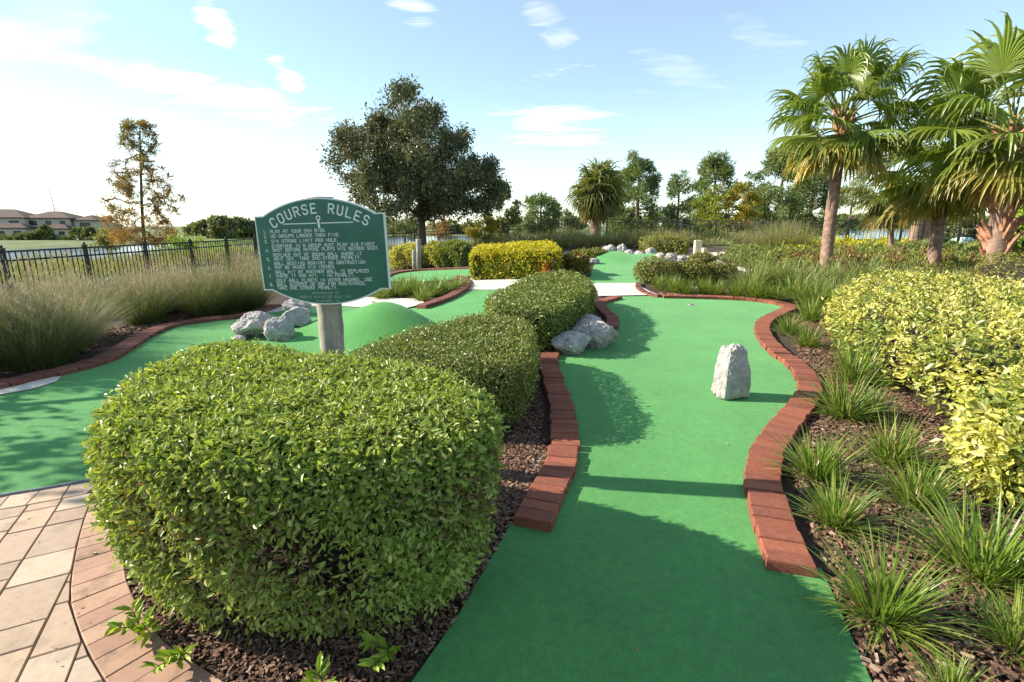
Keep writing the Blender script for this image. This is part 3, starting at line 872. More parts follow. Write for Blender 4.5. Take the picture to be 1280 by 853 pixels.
# ------------------------------------------------------------------ plants
LEAF6 = np.array([[0, 0, 0], [.35, -.5, .10], [.72, -.36, .06], [1, 0, -.05], [.72, .36, .06], [.35, .5, .10]])
LEAF6F = [np.array([[0, 1, 2, 3], [0, 3, 4, 5]])]
QUAD = np.array([[0, -.32, 0], [.6, -.5, .08], [1, .1, 0], [.4, .5, .08]])
QUADF = [np.array([[0, 1, 2, 3]])]
def frames(d, n):
    x = nrm(d); y = nrm(np.cross(n, x)); z = np.cross(x, y); return x, y, z
def leaves(pos, d, n, ln, wd, tint_r, tint_b=0., tmpl=LEAF6, tf=LEAF6F):
    """leaf blades at pos, pointing along d, facing n -> V, F, tint"""
    X, Y, Z = frames(d, n); k = len(tmpl); m_ = len(pos)
    ln = np.broadcast_to(ln, (m_,)); wd = np.broadcast_to(wd, (m_,))
    V = pos[:, None] + ln[:, None, None] * tmpl[None, :, 0:1] * X[:, None] + wd[:, None, None] * tmpl[None, :, 1:2] * Y[:, None] + ln[:, None, None] * tmpl[None, :, 2:3] * Z[:, None]
    F = [(f[None] + (np.arange(m_) * k)[:, None, None]).reshape(-1, f.shape[1]) for f in tf]
    t = np.empty((m_, k, 3)); t[..., 0] = np.broadcast_to(tint_r, (m_,))[:, None]; t[..., 1] = tmpl[None, :, 0]; t[..., 2] = np.broadcast_to(tint_b, (m_,))[:, None]
    return V.reshape(-1, 3), F, t.reshape(-1, 3)
def rdir(n): return nrm(rng.normal(size=(n, 3)))
def snoise(P, f=1.0, ph=0.0):
    x, y, z = P[:, 0] * f, P[:, 1] * f, P[:, 2] * f
    return (np.sin(1.7 * x + 2.1 * y + ph) + np.sin(2.9 * y - 1.3 * z + 1.9 * ph) + np.sin(2.3 * z + 3.1 * x - ph) + np.sin(4.7 * x - 3.9 * y + 2.2 * z + ph)) / 4

# leaf colours
M['hedge_front'] = leafmat('hedge_leaf', [(0, (.115, .175, .030)), (.4, (.24, .325, .058)), (.75, (.37, .44, .11)), (1, (.53, .55, .20))], other=(.19, .12, .06), transl=.34, rough=.42, spec=.45)
M['hedge_mid'] = leafmat('hedge_leaf_dark', [(0, (.08, .12, .022)), (.45, (.155, .205, .04)), (.8, (.26, .30, .07)), (1, (.38, .38, .14))], other=(.21, .11, .06), transl=.27, rough=.4, spec=.45)
M['gold'] = leafmat('golden_leaf', [(0, (.28, .30, .015)), (.4, (.46, .43, .02)), (.8, (.62, .53, .03)), (1, (.70, .60, .06))], other=(.13, .18, .02), transl=.28)
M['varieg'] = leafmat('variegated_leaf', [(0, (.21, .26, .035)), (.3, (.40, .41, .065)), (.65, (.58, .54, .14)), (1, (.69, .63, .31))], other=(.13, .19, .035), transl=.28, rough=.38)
M['croton'] = leafmat('red_croton_leaf', [(0, (.45, .09, .035)), (.5, (.68, .17, .07)), (1, (.70, .32, .09))], other=(.22, .23, .045), transl=.3)
M['boxwood'] = leafmat('boxwood_leaf', [(0, (.10, .125, .025)), (.5, (.20, .21, .042)), (1, (.31, .29, .07))], other=(.24, .18, .06), transl=.25)
M['rusty'] = leafmat('rusty_leaf', [(0, (.10, .13, .02)), (.5, (.19, .20, .035)), (1, (.28, .25, .06))], other=(.20, .075, .04), transl=.25)
M['green'] = leafmat('green_leaf', [(0, (.10, .14, .03)), (.5, (.18, .225, .055)), (1, (.29, .32, .09))], other=(.46, .42, .10), transl=.32)
M['lime'] = leafmat('lime_leaf', [(0, (.14, .24, .02)), (.5, (.24, .36, .03)), (1, (.36, .45, .06))], transl=.35)
M['strap'] = leafmat('strap_leaf', [(0, (.07, .13, .018)), (.5, (.14, .225, .03)), (.85, (.22, .31, .05)), (1, (.36, .35, .08))], other=(.40, .32, .13), transl=.32, rough=.36, spec=.5)
M['strap_pale'] = leafmat('pale_strap_leaf', [(0, (.11, .16, .045)), (.5, (.19, .25, .075)), (.85, (.28, .34, .11)), (1, (.40, .38, .14))], other=(.40, .30, .13), transl=.32, rough=.45)
M['muhly'] = leafmat('feather_grass', [(0, (.07, .095, .03)), (.5, (.125, .16, .05)), (1, (.20, .22, .085))], other=(.20, .17, .09), tip=(.5, (.30, .28, .17), 1.0), transl=.3, rough=.7, spec=.2, tint_t=(1.1, 1.15, .75))
M['plume'] = leafmat('pink_plume', [(0, (.38, .25, .20)), (.5, (.42, .32, .24)), (1, (.42, .37, .26))], transl=.4, rough=.8, tint_t=(1.05, 1, .9))
M['tan_grass'] = leafmat('tan_grass', [(0, (.14, .155, .055)), (.5, (.24, .245, .095)), (1, (.35, .33, .155))], other=(.30, .20, .11), transl=.35, rough=.7)
M['oak'] = leafmat('oak_leaf', [(0, (.06, .072, .034)), (.5, (.115, .13, .06)), (.85, (.19, .20, .10)), (1, (.27, .26, .15))], transl=.2, rough=.45)
M['pine'] = leafmat('pine_needles', [(0, (.075, .12, .038)), (.5, (.155, .215, .065)), (1, (.26, .31, .11))], other=(.26, .22, .07), transl=.25, rough=.5)
M['cypress'] = leafmat('cypress_leaf', [(0, (.17, .16, .05)), (.45, (.29, .19, .075)), (.75, (.40, .20, .08)), (1, (.46, .25, .11))], other=(.17, .20, .06), transl=.35, rough=.6)
M['amber'] = leafmat('amber_leaf', [(0, (.20, .18, .025)), (.5, (.33, .27, .035)), (1, (.42, .29, .05))], other=(.20, .24, .03), transl=.35, rough=.6)
M['far_leaf'] = leafmat('far_leaf', [(0, (.09, .11, .042)), (.5, (.15, .18, .068)), (1, (.23, .26, .10))], other=(.28, .20, .07), transl=.25, rough=.6)
M['palm'] = leafmat('palm_leaf', [(0, (.085, .15, .022)), (.5, (.155, .235, .036)), (1, (.27, .35, .06))], other=(.52, .38, .11), transl=.36, rough=.38, spec=.5)
M['sabal'] = leafmat('sabal_leaf', [(0, (.09, .12, .032)), (.5, (.155, .19, .05)), (1, (.24, .26, .08))], other=(.40, .29, .13), transl=.32, rough=.45)
M['palm_trunk'] = simple('palm_trunk', (.17, .10, .07), (.34, .225, .165), 10, .9, .6, .02, 22)
M['palm_boot'] = simple('palm_boot', (.20, .075, .035), (.46, .23, .13), 7, .75, .5, .02, 24)
M['dead_leaf'] = simple('dead_leaf', (.25, .15, .05), (.40, .28, .08), 30, .8, 0)
m, nt, b = newmat('dark_core'); M['inner'] = m  # near-black colour of the added light-blocking core inside each hedge
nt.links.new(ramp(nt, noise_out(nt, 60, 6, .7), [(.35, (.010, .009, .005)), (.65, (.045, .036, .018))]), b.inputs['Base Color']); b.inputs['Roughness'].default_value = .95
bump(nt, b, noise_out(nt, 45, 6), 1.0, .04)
M['chip'] = island('bark_chips', [(0, (.045, .024, .014)), (.3, (.10, .052, .030)), (.6, (.165, .088, .052)), (.85, (.23, .13, .08)), (1, (.34, .25, .18))], .9, 70, .5, .004, .5)

def hedge(outline, h, r=.12, n=8000, leaf=(.04, .02), mat='hedge_front', name='hedge', label='', cat='hedge', flare=.12, depth=.035, lump=.02, lumpf=3.0, group=None,
          z0=.05, core=.10, core_z=.12, thin=None, up=.35, brown=None, other=None, tilt=.75, stems=0, twigs=0, dome=.03):
    O = np.asarray(outline, float)
    if area(O) < 0: O = O[::-1]
    O = catmull(O, 260, True) if len(O) < 120 else O
    cx, cy = O.mean(0); base = Tz(cx, cy)
    tg = nrm(np.roll(O, -1, 0) - np.roll(O, 1, 0)); on = np.stack([tg[:, 1], -tg[:, 0]], 1)
    per = np.linalg.norm(np.roll(O, -1, 0) - O, axis=1).sum(); A = abs(area(O))
    nt_ = int(n * A / (A + per * h)); ns = n - nt_
    half = math.sqrt(A / PI)
    # top
    P = in_poly(O, nt_); d, k = dist_poly(P, O)
    o2 = nrm(O[k] - P); q = np.clip((r - d) / r, 0, 1)
    zt = h - r + r * np.sqrt(1 - np.clip(q, 0, .995) ** 2) + dome * np.clip(d / half, 0, 1)
    nT = np.column_stack([o2 * q[:, None], np.sqrt(1 - np.clip(q, 0, .97) ** 2)])
    pT = np.column_stack([P, zt + T(P[:, 0], P[:, 1])])
    # sides
    seg = np.linalg.norm(np.roll(O, -1, 0) - O, axis=1); cs = np.cumsum(seg) / seg.sum()
    k = np.minimum(np.searchsorted(cs, rng.random(ns)), len(O) - 1); f = rng.random(ns)[:, None]
    B = O[k] * (1 - f) + O[(k + 1) % len(O)] * f; nn = on[k]
    zs = z0 + (h - .25 * r - z0) * rng.random(ns) ** .9
    e = np.clip(zs - (h - r), 0, r * .98)
    inn = r - np.sqrt(r * r - e * e) + flare * (1 - np.clip(zs / (.62 * h), 0, 1)) ** 1.6
    pS = np.column_stack([B - nn * inn[:, None], zs + T(B[:, 0], B[:, 1])])
    nS = nrm(np.column_stack([nn, e / r - .35 * (1 - np.clip(zs / (.6 * h), 0, 1))]))
    P3 = np.vstack([pT, pS]); N3 = np.vstack([nT, nS])
    lum = snoise(P3, lumpf, len(label)) * lump + snoise(P3, lumpf * 3.3, 1.3) * lump * .5
    P3 = P3 + N3 * (lum - np.abs(rng.exponential(depth, len(P3))) + rng.random(len(P3)) ** 6 * depth * 1.6)[:, None]
    nrml = nrm(N3 * .8 + np.array([0, 0, up]) + rdir(len(P3)) * tilt)
    dr = nrm(np.cross(nrml, rdir(len(P3))) + N3 * .45)
    ln = leaf[0] * rng.uniform(.6, 1.3, len(P3))
    tr = np.clip(.5 + rng.normal(0, .24, len(P3)) + 2.2 * lum, 0, 1)
    zrel = np.concatenate([zt, zs]) / h
    tb = np.zeros(len(P3))
    if brown: tb = (rng.random(len(P3)) < brown(P3, zrel)).astype(float) * rng.uniform(.5, 1, len(P3))
    if other: tb = np.maximum(tb, other(P3))
    if thin:
        kp = rng.random(len(P3)) > thin(P3, zrel)
        P3, dr, nrml, ln, tr, tb, N3 = P3[kp], dr[kp], nrml[kp], ln[kp], tr[kp], tb[kp], N3[kp]
    V, F, t = leaves(P3, dr, nrml, ln, ln * leaf[1] / leaf[0], tr, tb)
    org = np.array([cx, cy, base]); V = V - org
    root = empty(name, org); tag(root, label, cat, group)
    link('foliage', mesh('foliage', V, F, M[mat], t), root)
    # added solid dark core that blocks light between the leaves
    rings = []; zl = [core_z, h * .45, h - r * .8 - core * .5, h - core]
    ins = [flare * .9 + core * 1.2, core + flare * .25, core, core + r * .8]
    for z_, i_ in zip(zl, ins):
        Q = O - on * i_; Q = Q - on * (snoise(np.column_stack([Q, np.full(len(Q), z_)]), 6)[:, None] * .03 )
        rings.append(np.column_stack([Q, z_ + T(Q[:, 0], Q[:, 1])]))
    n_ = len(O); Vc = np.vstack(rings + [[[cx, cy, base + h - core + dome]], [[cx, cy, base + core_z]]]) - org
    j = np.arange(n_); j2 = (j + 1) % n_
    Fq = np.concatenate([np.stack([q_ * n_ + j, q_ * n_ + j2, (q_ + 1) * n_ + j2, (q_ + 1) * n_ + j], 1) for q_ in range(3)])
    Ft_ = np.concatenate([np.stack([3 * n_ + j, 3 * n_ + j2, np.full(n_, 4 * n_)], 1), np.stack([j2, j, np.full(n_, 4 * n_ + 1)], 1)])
    link('light_block_core', mesh('light_block_core', Vc, [Fq, Ft_], M['inner']), root)
    if stems or twigs:
        mb = MB()
        for _ in range(stems):
            p = in_poly(O + (np.array([[cx, cy]]) - O) * .34, 1)[0]; q_ = p + rng.normal(0, .05, 2) + (p - [cx, cy]) * .10
            zb = Tz(*p)
            pts = catmull(np.array([[*p, zb - .02], [*(p * .6 + q_ * .4 + rng.normal(0, .02, 2)), zb + h * .25], [*q_, zb + h * .6]]), 7)
            mb.tube(pts - org, np.linspace(.011, .005, 7) * rng.uniform(.7, 1.5), 6)
        ks = rng.integers(0, len(P3), twigs)
        for k_ in ks:
            p = P3[k_]; dd = nrm(-N3[k_] + rng.normal(0, .33, 3) + [0, 0, -.3])
            mb.tube(np.array([p + dd * .14, p + dd * .06 + rng.normal(0, .008, 3), p - dd * .01]) - org, [.0035, .0025, .0012], 4, cap=False)
        mb.build('stems', M['twig'], root)
    return root

# ---- the three clipped hedges of the left bed
def brownA(P, zr): return .75 * ss(.97, .55, zr) * np.clip(.45 + 1.1 * snoise(P, 2.2, .7), 0, 1)
def thinA(P, zr): return np.clip(1.0 * ss(.90, .50, zr) * np.clip(.62 + 1.2 * snoise(P, 3.1, 2.2), 0, 1) + .55 * ss(.34, .17, zr) * np.clip(.5 + 1.3 * snoise(P * [1, 1, 0], 5.0, .2), 0, 1.6), 0, .88)
A_out = [(-1.53, 1.68), (-1.75, 2.06), (-1.87, 2.45), (-1.88, 2.80), (-1.66, 2.96), (-1.36, 2.86), (-1.10, 2.72), (-.9, 2.68), (-.6, 2.55), (-.32, 2.34), (-.11, 2.08), (-.07, 1.80), (-.24, 1.56), (-.6, 1.45), (-1.0, 1.45), (-1.28, 1.53)]
hedge(A_out, .86, .13, 105000, (.029, .0125), 'hedge_front', 'clipped_bush', 'large clipped light green bush in front of the sign, beside the pavers', 'bush', flare=.16, depth=.026, lump=.02,
      lumpf=4.5, z0=.04, core=.17, core_z=.26, brown=brownA, thin=thinA, stems=44, twigs=3200, dome=.0)
B_out = [(.0, 3.50), (.15, 3.78), (.19, 4.4), (.17, 5.05), (-.05, 5.42), (-.45, 5.45), (-.85, 4.9), (-1.15, 4.35), (-1.3, 3.95), (-1.15, 3.62), (-.6, 3.42)]
hedge(B_out, .57, .085, 46000, (.026, .013), 'hedge_mid', 'clipped_hedge', 'middle clipped hedge with a few reddish leaves, just behind the front bush', 'hedge', flare=.12, lump=.03, lumpf=4, brown=lambda P, z: .12 * np.clip(.3 + 1.5 * snoise(P, 2.5, 2), 0, 1), dome=.0)
C_out = [(.25, 5.72), (.55, 5.85), (.95, 6.7), (1.27, 7.75), (1.25, 8.7), (.9, 9.15), (.35, 8.8), (-.05, 7.7), (-.32, 6.7), (-.2, 5.95)]
hedge(C_out, .58, .09, 34000, (.036, .018), 'hedge_mid', 'clipped_hedge', 'long clipped green hedge behind the rock pile on the left of the long green', 'hedge', flare=.08, lump=.035, lumpf=3.2, dome=.0)

def back_outline(pxa, pxb, depth, n=10):
    a, b_ = np.array(G(*pxa)[:2]), np.array(G(*pxb)[:2]); q = np.array([0.0, depth])
    L = np.linalg.norm(b_ - a); c_ = min(.25, L * .2)
    e = (b_ - a) / L * c_; f = np.array([0, c_])
    return np.array([a + f, a + e * .3 + f * .3, a + e, b_ - e, b_ - e * .3 + f * .3, b_ + f, b_ + q - f, b_ + q - e * .3 - f * .3, b_ + q - e, a + q + e, a + q + e * .3 - f * .3, a + q - f])
def tuft_outline(c, rx, ry, k=9):
    th = np.arange(k) / k * 2 * PI + rng.random(); rr_ = rng.uniform(.86, 1.12, k)
    return np.stack([c[0] + rx * rr_ * np.cos(th), c[1] + ry * rr_ * np.sin(th)], 1)
# golden hedge
go = back_outline((588, 352), (700, 351), 2.0)
hedge(go, .74, .16, 28000, (.06, .032), 'gold', 'golden_hedge', 'bright golden yellow clipped hedge behind the pale slab', 'hedge', flare=.05, lump=.05, lumpf=2.2,
      other=lambda P: (rng.random(len(P)) < .5 * ss(.75, .35, (P[:, 2] - T(P[:, 0], P[:, 1])))) * 1.0, dome=.05)
# yellow and green shrubs by the two posts
hedge(back_outline((488, 337), (522, 336), 1.1), .72, .25, 6000, (.10, .055), 'varieg', 'leafy_shrub', 'yellow green shrub left of the two grey posts', 'shrub', flare=.05, lump=.09, lumpf=1.8, tilt=1.0)
hedge(back_outline((530, 335), (582, 335), 1.4), .74, .28, 9000, (.10, .055), 'green', 'leafy_shrub', 'dark green shrub with pale leaves right of the two grey posts', 'shrub', flare=.05, lump=.09, lumpf=1.8, tilt=1.0,
      other=lambda P: (rng.random(len(P)) < .55 * (P[:, 0] < G(548, 335)[0])) * 1.0)
# croton, small round shrubs
def ball(px, py, w, h, mat, label, n=2500, leaf=(.05, .028), group=None, lump=.04, name='round_shrub', cat='shrub', other=None, flat=.8, tilt=.8, ry=None):
    p = G(px, py); s = Zax(p) / FPX
    rx = w * s / 2; hh_ = h * s
    return hedge(tuft_outline((p[0], p[1] + rx * .8), rx, ry or rx * .85), hh_, min(rx * .8, hh_ * flat), n, leaf, mat, name, label, cat, flare=.08 * rx, lump=lump, lumpf=2.6, other=other, dome=0, core=min(.1, rx * .25), group=group, tilt=tilt, core_z=.04)
ball(688, 350, 27, 25, 'croton', 'red and orange leaved croton at the right end of the golden hedge', 1600, (.13, .05), lump=.12, name='croton_shrub', tilt=1.1, other=lambda P: (rng.random(len(P)) < .3) * 1.)
ball(716, 346, 34, 26, 'rusty', 'mixed green and rusty shrub between the croton and the second green', 1800, (.10, .045), lump=.1, tilt=1.1, name='leafy_shrub', other=lambda P: (rng.random(len(P)) < .3) * 1.)
ball(722, 346, 34, 18, 'boxwood', 'low olive shrub at the far end of the long clipped hedge', 2200, (.05, .03))
ball(726, 324, 20, 11, 'boxwood', 'olive mound left of the rocks behind the second green', 1500, (.06, .035))
ball(746, 326, 30, 13, 'boxwood', 'round olive shrub beside the rocks at the back left of the second green', 2200, (.06, .035))
hedge(back_outline((812, 319), (862, 321), 1.6), .60, .28, 6000, (.06, .035), 'boxwood', 'clipped_hedge', 'long low olive hedge behind the rocks of the second green', 'hedge', flare=.05, lump=.05)
for px, py, w, h, lb in [(825, 357, 50, 32, 'largest round olive shrub at the corner of the pale slab'), (868, 357, 42, 30, 'round olive shrub second in line along the far end of the long green'),
                         (906, 356, 40, 26, 'round olive shrub at the right end of the olive row'), (882, 334, 33, 17, 'round olive shrub below the three beige posts')]:
    ball(px, py, w, h, 'boxwood', lb, 3600, (.04, .024), 'olive shrubs beside the second green', other=lambda P: (rng.random(len(P)) < .2 * ss(.15, .5, P[:, 2] - T(P[:, 0], P[:, 1]))) * 1.)
# variegated yellow shrubs at right
D1 = np.array([G(*p)[:2] for p in [(1040, 410), (1042, 440), (1075, 468), (1120, 492), (1165, 525), (1215, 540), (1300, 520), (1400, 470), (1400, 425), (1280, 405), (1180, 390), (1085, 385)]])
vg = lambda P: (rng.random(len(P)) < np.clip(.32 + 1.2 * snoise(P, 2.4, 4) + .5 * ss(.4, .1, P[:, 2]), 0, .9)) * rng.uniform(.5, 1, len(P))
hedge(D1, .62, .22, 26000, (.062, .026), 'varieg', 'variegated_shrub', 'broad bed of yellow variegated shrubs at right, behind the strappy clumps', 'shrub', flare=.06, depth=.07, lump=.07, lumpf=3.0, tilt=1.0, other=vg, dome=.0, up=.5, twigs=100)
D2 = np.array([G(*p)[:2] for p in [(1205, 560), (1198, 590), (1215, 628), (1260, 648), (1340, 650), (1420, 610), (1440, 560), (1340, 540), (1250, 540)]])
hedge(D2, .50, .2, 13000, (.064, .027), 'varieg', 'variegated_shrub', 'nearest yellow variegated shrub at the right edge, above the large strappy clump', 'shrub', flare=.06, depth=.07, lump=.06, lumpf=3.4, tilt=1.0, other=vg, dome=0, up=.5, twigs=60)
E_out = np.array([G(*p)[:2] for p in [(1212, 372), (1225, 385), (1290, 405), (1400, 415), (1500, 395), (1480, 370), (1350, 358), (1250, 358)]])
hedge(E_out, .84, .22, 14000, (.035, .02), 'rusty', 'rusty_hedge', 'fine leaved green and rusty hedge at the right edge, below the split palm trunk', 'hedge', flare=.03, lump=.05, lumpf=2.0, other=lambda P: (rng.random(len(P)) < np.clip(.75 * ss(.80, .35, P[:, 2] - T(P[:, 0], P[:, 1])), 0, .9)) * 1.)

# ---- strappy clumps (liriope): arching blades
def blades(n, ln, wd, spread, base_r, segs=5, lean=(.15, 1.1), droop=1.0, dry=.06, twist=.3):
    az = rng.random(n) * 2 * PI; el = rng.uniform(*lean, n) * spread
    d = np.stack([np.cos(az) * np.sin(el), np.sin(az) * np.sin(el), np.cos(el)], 1)
    br = base_r * np.sqrt(rng.random(n)); a2 = az + rng.normal(0, .8, n)
    p = np.stack([br * np.cos(a2), br * np.sin(a2), np.zeros(n) - .01], 1)
    L = ln * rng.uniform(.55, 1.15, n); side = nrm(np.cross(d, np.array([0, 0, 1.])) + rdir(n) * twist)
    V = np.empty((n, segs + 1, 2, 3)); g = droop * rng.uniform(.5, 1.4, n)
    for k in range(segs + 1):
        f = k / segs; w = wd * (1 - f ** 2.2) * min(1, .55 + 1.2 * f) + .0004
        V[:, k, 0] = p - side * w / 2; V[:, k, 1] = p + side * w / 2
        d = nrm(d - np.array([0, 0, 1.]) * (g * (.10 + .34 * f) / segs * 5 * .55)[:, None])
        p = p + d * (L / segs)[:, None]
        p[:, 2] = np.maximum(p[:, 2], .004)
    i = (np.arange(n) * (segs + 1) * 2)[:, None] + (np.arange(segs) * 2)[None]
    F = np.stack([i, i + 1, i + 3, i + 2], -1).reshape(-1, 4)
    t = np.empty((n, segs + 1, 2, 3)); t[..., 0] = np.clip(rng.normal(.5, .22, n), 0, 1)[:, None, None]
    t[..., 1] = (np.arange(segs + 1) / segs)[None, :, None]; t[..., 2] = ((rng.random(n) < dry) * rng.uniform(.5, 1, n))[:, None, None]
    return V.reshape(-1, 3), F, t.reshape(-1, 3)
def strap_mesh(n=250, ln=.38, wd=.0105, spread=1.0, base_r=.06, dry=.13, mat='strap'):
    V, F, t = blades(n, ln, wd, spread, base_r, 6, (.1, 1.15), 1.0, dry)
    V2, F2, t2 = blades(int(n * .25), ln * .45, wd * .7, 1.3, base_r * 1.2, 3, (.7, 1.3), .8, 1.0)
    return mesh('strappy_clump', np.vstack([V, V2]), [F, F2 + len(V)], M[mat], np.vstack([t, t2]))
strapM = [strap_mesh() for _ in range(5)]
bigM = [strap_mesh(330, .52, .013, 1.05, .11, .12), strap_mesh(330, .52, .014, .85, .13, .12, 'strap_pale')]
paleM = strap_mesh(330, .50, .013, 1.0, .13, .15, 'strap_pale')
def clump(px, py, wpx, label, kind=0, group='strappy clumps in the right bed', me=None, ref=.50):
    p = G(px, py); s = wpx * Zax(p) / FPX / ref * (.85 if p[1] < 4.5 else .95)
    me = me or strapM[rng.integers(0, 5)]
    o = link('strappy_clump', me, loc=p); o.rotation_euler = (0, 0, rng.random() * 6.3); o.scale = (s, s, s * rng.uniform(.95, 1.1))
    tag(o, label, 'grass clump', group); return o
G1 = 'strappy clumps in the right bed'
clump(1102, 775, 165, 'strappy green clump nearest the camera beside the lane corner, on open mulch')
clump(1228, 722, 215, 'largest strappy clump, dark green with yellowing blades, at the right edge', me=bigM[0], ref=.78)
clump(1044, 658, 112, 'strappy clump hugging the outer side of the brick border near its front end')
clump(1021, 600, 112, 'strappy clump against the brick border, between two others and level with its bend')
clump(1113, 580, 108, 'strappy clump on the mulch left of the nearest yellow shrub')
clump(1147, 636, 118, 'strappy clump in the middle of the mulch above the largest clump')
clump(1054, 522, 100, 'strappy clump by the outward bend of the brick border, right of the boulder')
clump(1066, 478, 84, 'tall strappy clump at the front corner of the broad yellow shrubs')
clump(985, 418, 42, 'small strappy clump inside the curl of the brick border')
clump(1009, 434, 46, 'small strappy clump on the mulch by the narrow waist of the long green')
clump(1268, 812, 130, 'strappy clump cut by the right edge at the bottom of the photo')
clump(1190, 872, 90, 'few strappy blades rising from the bottom edge of the photo')
clump(1290, 742, 120, 'strappy clump half outside the right edge below the largest one')
clump(1088, 520, 70, 'loose strappy clump just below the broad yellow shrubs')
clump(1012, 402, 52, 'strappy clump right of the far bend of the brick border')
clump(1022, 385, 58, 'strappy clump at the far left of the broad yellow shrubs')
# along the far end of the long green and in the bed behind it
gl = 'strappy clump in the far row along the end of the long green'
for px, py, w in [(826, 362, 26), (842, 366, 28), (858, 368, 26), (880, 368, 30), (896, 370, 28), (920, 372, 30), (938, 374, 36), (952, 376, 30), (968, 377, 30), (990, 372, 40), (1003, 378, 36)]:
    clump(px, py, w * 1.25, gl, group='far row of strappy clumps')
def big(px, py, w, label, group, k=1): return clump(px, py, w, label, me=(paleM, bigM[1])[k], ref=.78, group=group)
gl2 = 'tall pale strappy clump in the wide bed left of the first palm trunk'
for px, py, w in [(938, 362, 60), (962, 360, 58), (985, 362, 60), (1006, 366, 62), (1030, 360, 60), (1054, 362, 56), (1075, 358, 60), (1046, 375, 56), (1024, 376, 50)]:
    big(px, py, w, gl2, 'tall clumps left of the first palm')
gl3 = 'strappy clump behind the broad yellow shrubs, between the palm trunks'
for px, py, w in [(1098, 360, 56), (1120, 362, 52), (1142, 360, 54), (1165, 364, 56), (1187, 362, 54), (1208, 364, 52), (1226, 358, 50)]:
    big(px, py, w, gl3, 'clumps between the palm trunks', 0)
gl4 = 'strappy clump in the small island bed right of the sign'
for px, py, w in [(478, 374, 34), (492, 372, 36), (507, 370, 40), (522, 369, 42), (527, 377, 36), (541, 371, 38), (555, 368, 38), (566, 364, 36), (576, 360, 30), (470, 368, 34), (548, 363, 36), (515, 363, 36), (500, 364, 34)]:
    clump(px, py, w * .9, gl4, group='clumps in the island bed')

# ---- feathery grasses at left
def feather(n, ln, rad, plume, mat='muhly', pm='plume', wd=.0045):
    V, F, t = blades(n, ln, wd, 1.0, rad, 5, (.03, .95), .55, .10)
    g = mesh('feather_grass', V, F, M[mat], t)
    V, F, t = blades(plume, ln * 1.18, .004, .75, rad, 5, (.03, .8), .4, 0)
    # airy flower heads: only the upper part of each stalk, with side hairs
    k = V.reshape(plume, 6, 2, 3); tip = k[:, 3:].mean(2)
    f = rng.random((plume, 9, 1)) * 1.98; i = np.minimum(f.astype(int), 1)
    base = np.take_along_axis(tip, np.repeat(i, 3, 2), 1) * (1 - (f - i)) + np.take_along_axis(tip, np.repeat(i + 1, 3, 2), 1) * (f - i)
    base = base.reshape(-1, 3)
    d = nrm(np.repeat(tip[:, 2] - tip[:, 0], 9, 0) / .3 + rdir(len(base)) * .55)
    V2, F2, t2 = leaves(base, d, rdir(len(base)), rng.uniform(.04, .10, len(base)), .006, rng.random(len(base)), 0, QUAD, QUADF)
    return g, mesh('plumes', V2, F2, M[pm], t2)
fm = [feather(1900, .95, .24, 75) for _ in range(3)]
tm = [feather(700, .95, .22, 60, 'tan_grass', 'tan_grass', .007) for _ in range(2)]
def fgrass(x, y, sc, label, group, src):
    g, p = src
    o = link('feather_grass', g, loc=(x, y, Tz(x, y))); o.rotation_euler = (0, 0, rng.random() * 6.3); o.scale = (sc * rng.uniform(.95, 1.2),) * 2 + (sc,)
    link('plumes', p, o); tag(o, label, 'ornamental grass', group); return o
gp = 'feathery ornamental grasses along the left fence'
cw = resample(catmull(curbW, 60), .72)
rows_ = 0
for row, off in enumerate((.75, 1.65, 2.6, 3.6)):
    Q = offset(cw, -off)
    for k, (x, y) in enumerate(Q):
        x += rng.normal(0, .14); y += rng.normal(0, .14)
        if x < -9.2 or y < 2.6: continue
        lb = ['feathery grass clump in the front row above the low brick curb at left', 'pink plumed feathery grass clump in the second row behind the brick curb', 'feathery grass clump in the third row, close to the left fence', 'feathery grass clump right against the pickets of the left fence'][row]
        fgrass(x, y, rng.uniform(.86, 1.08) * (.97, .80, .68, .60)[row], lb, gp, fm[(k + row) % 3])
for px, Y in [(345, 15.5), (362, 17), (380, 18.5), (400, 20), (425, 21.5), (448, 22.5), (470, 23.5), (490, 24.5), (330, 13), (318, 14.5), (300, 16)]:
    fgrass(XY(px, Y, .5), Y, .8, 'feathery grass clump far back near the fence, behind the sign', 'far feathery grasses', fm[0])
for px, Y, sc in [(640, 23, 1.2), (660, 24, 1.2), (682, 23, 1.3), (702, 22.5, 1.3), (724, 22.3, 1.35), (745, 22.6, 1.3), (765, 23, 1.3), (786, 23, 1.35), (806, 23.4, 1.3), (828, 24, 1.25), (848, 24.5, 1.2), (620, 25, 1.1), (600, 26, 1.0), (868, 25.5, 1.2)]:
    fgrass(XY(px, Y, .8), Y, sc * .72, 'tall tan grass clump in the row behind the second green', 'tan grasses behind the second green', tm[0])
for px, Y, sc in [(956, 18.6, 1.1), (972, 18.2, 1.25), (990, 18.6, 1.25), (1006, 19.2, 1.0), (940, 19.5, .9)]:
    fgrass(XY(px, Y, .8), Y, sc, 'golden tan grass clump in front of the fence left of the first palm', 'golden grasses left of the first palm', tm[1])
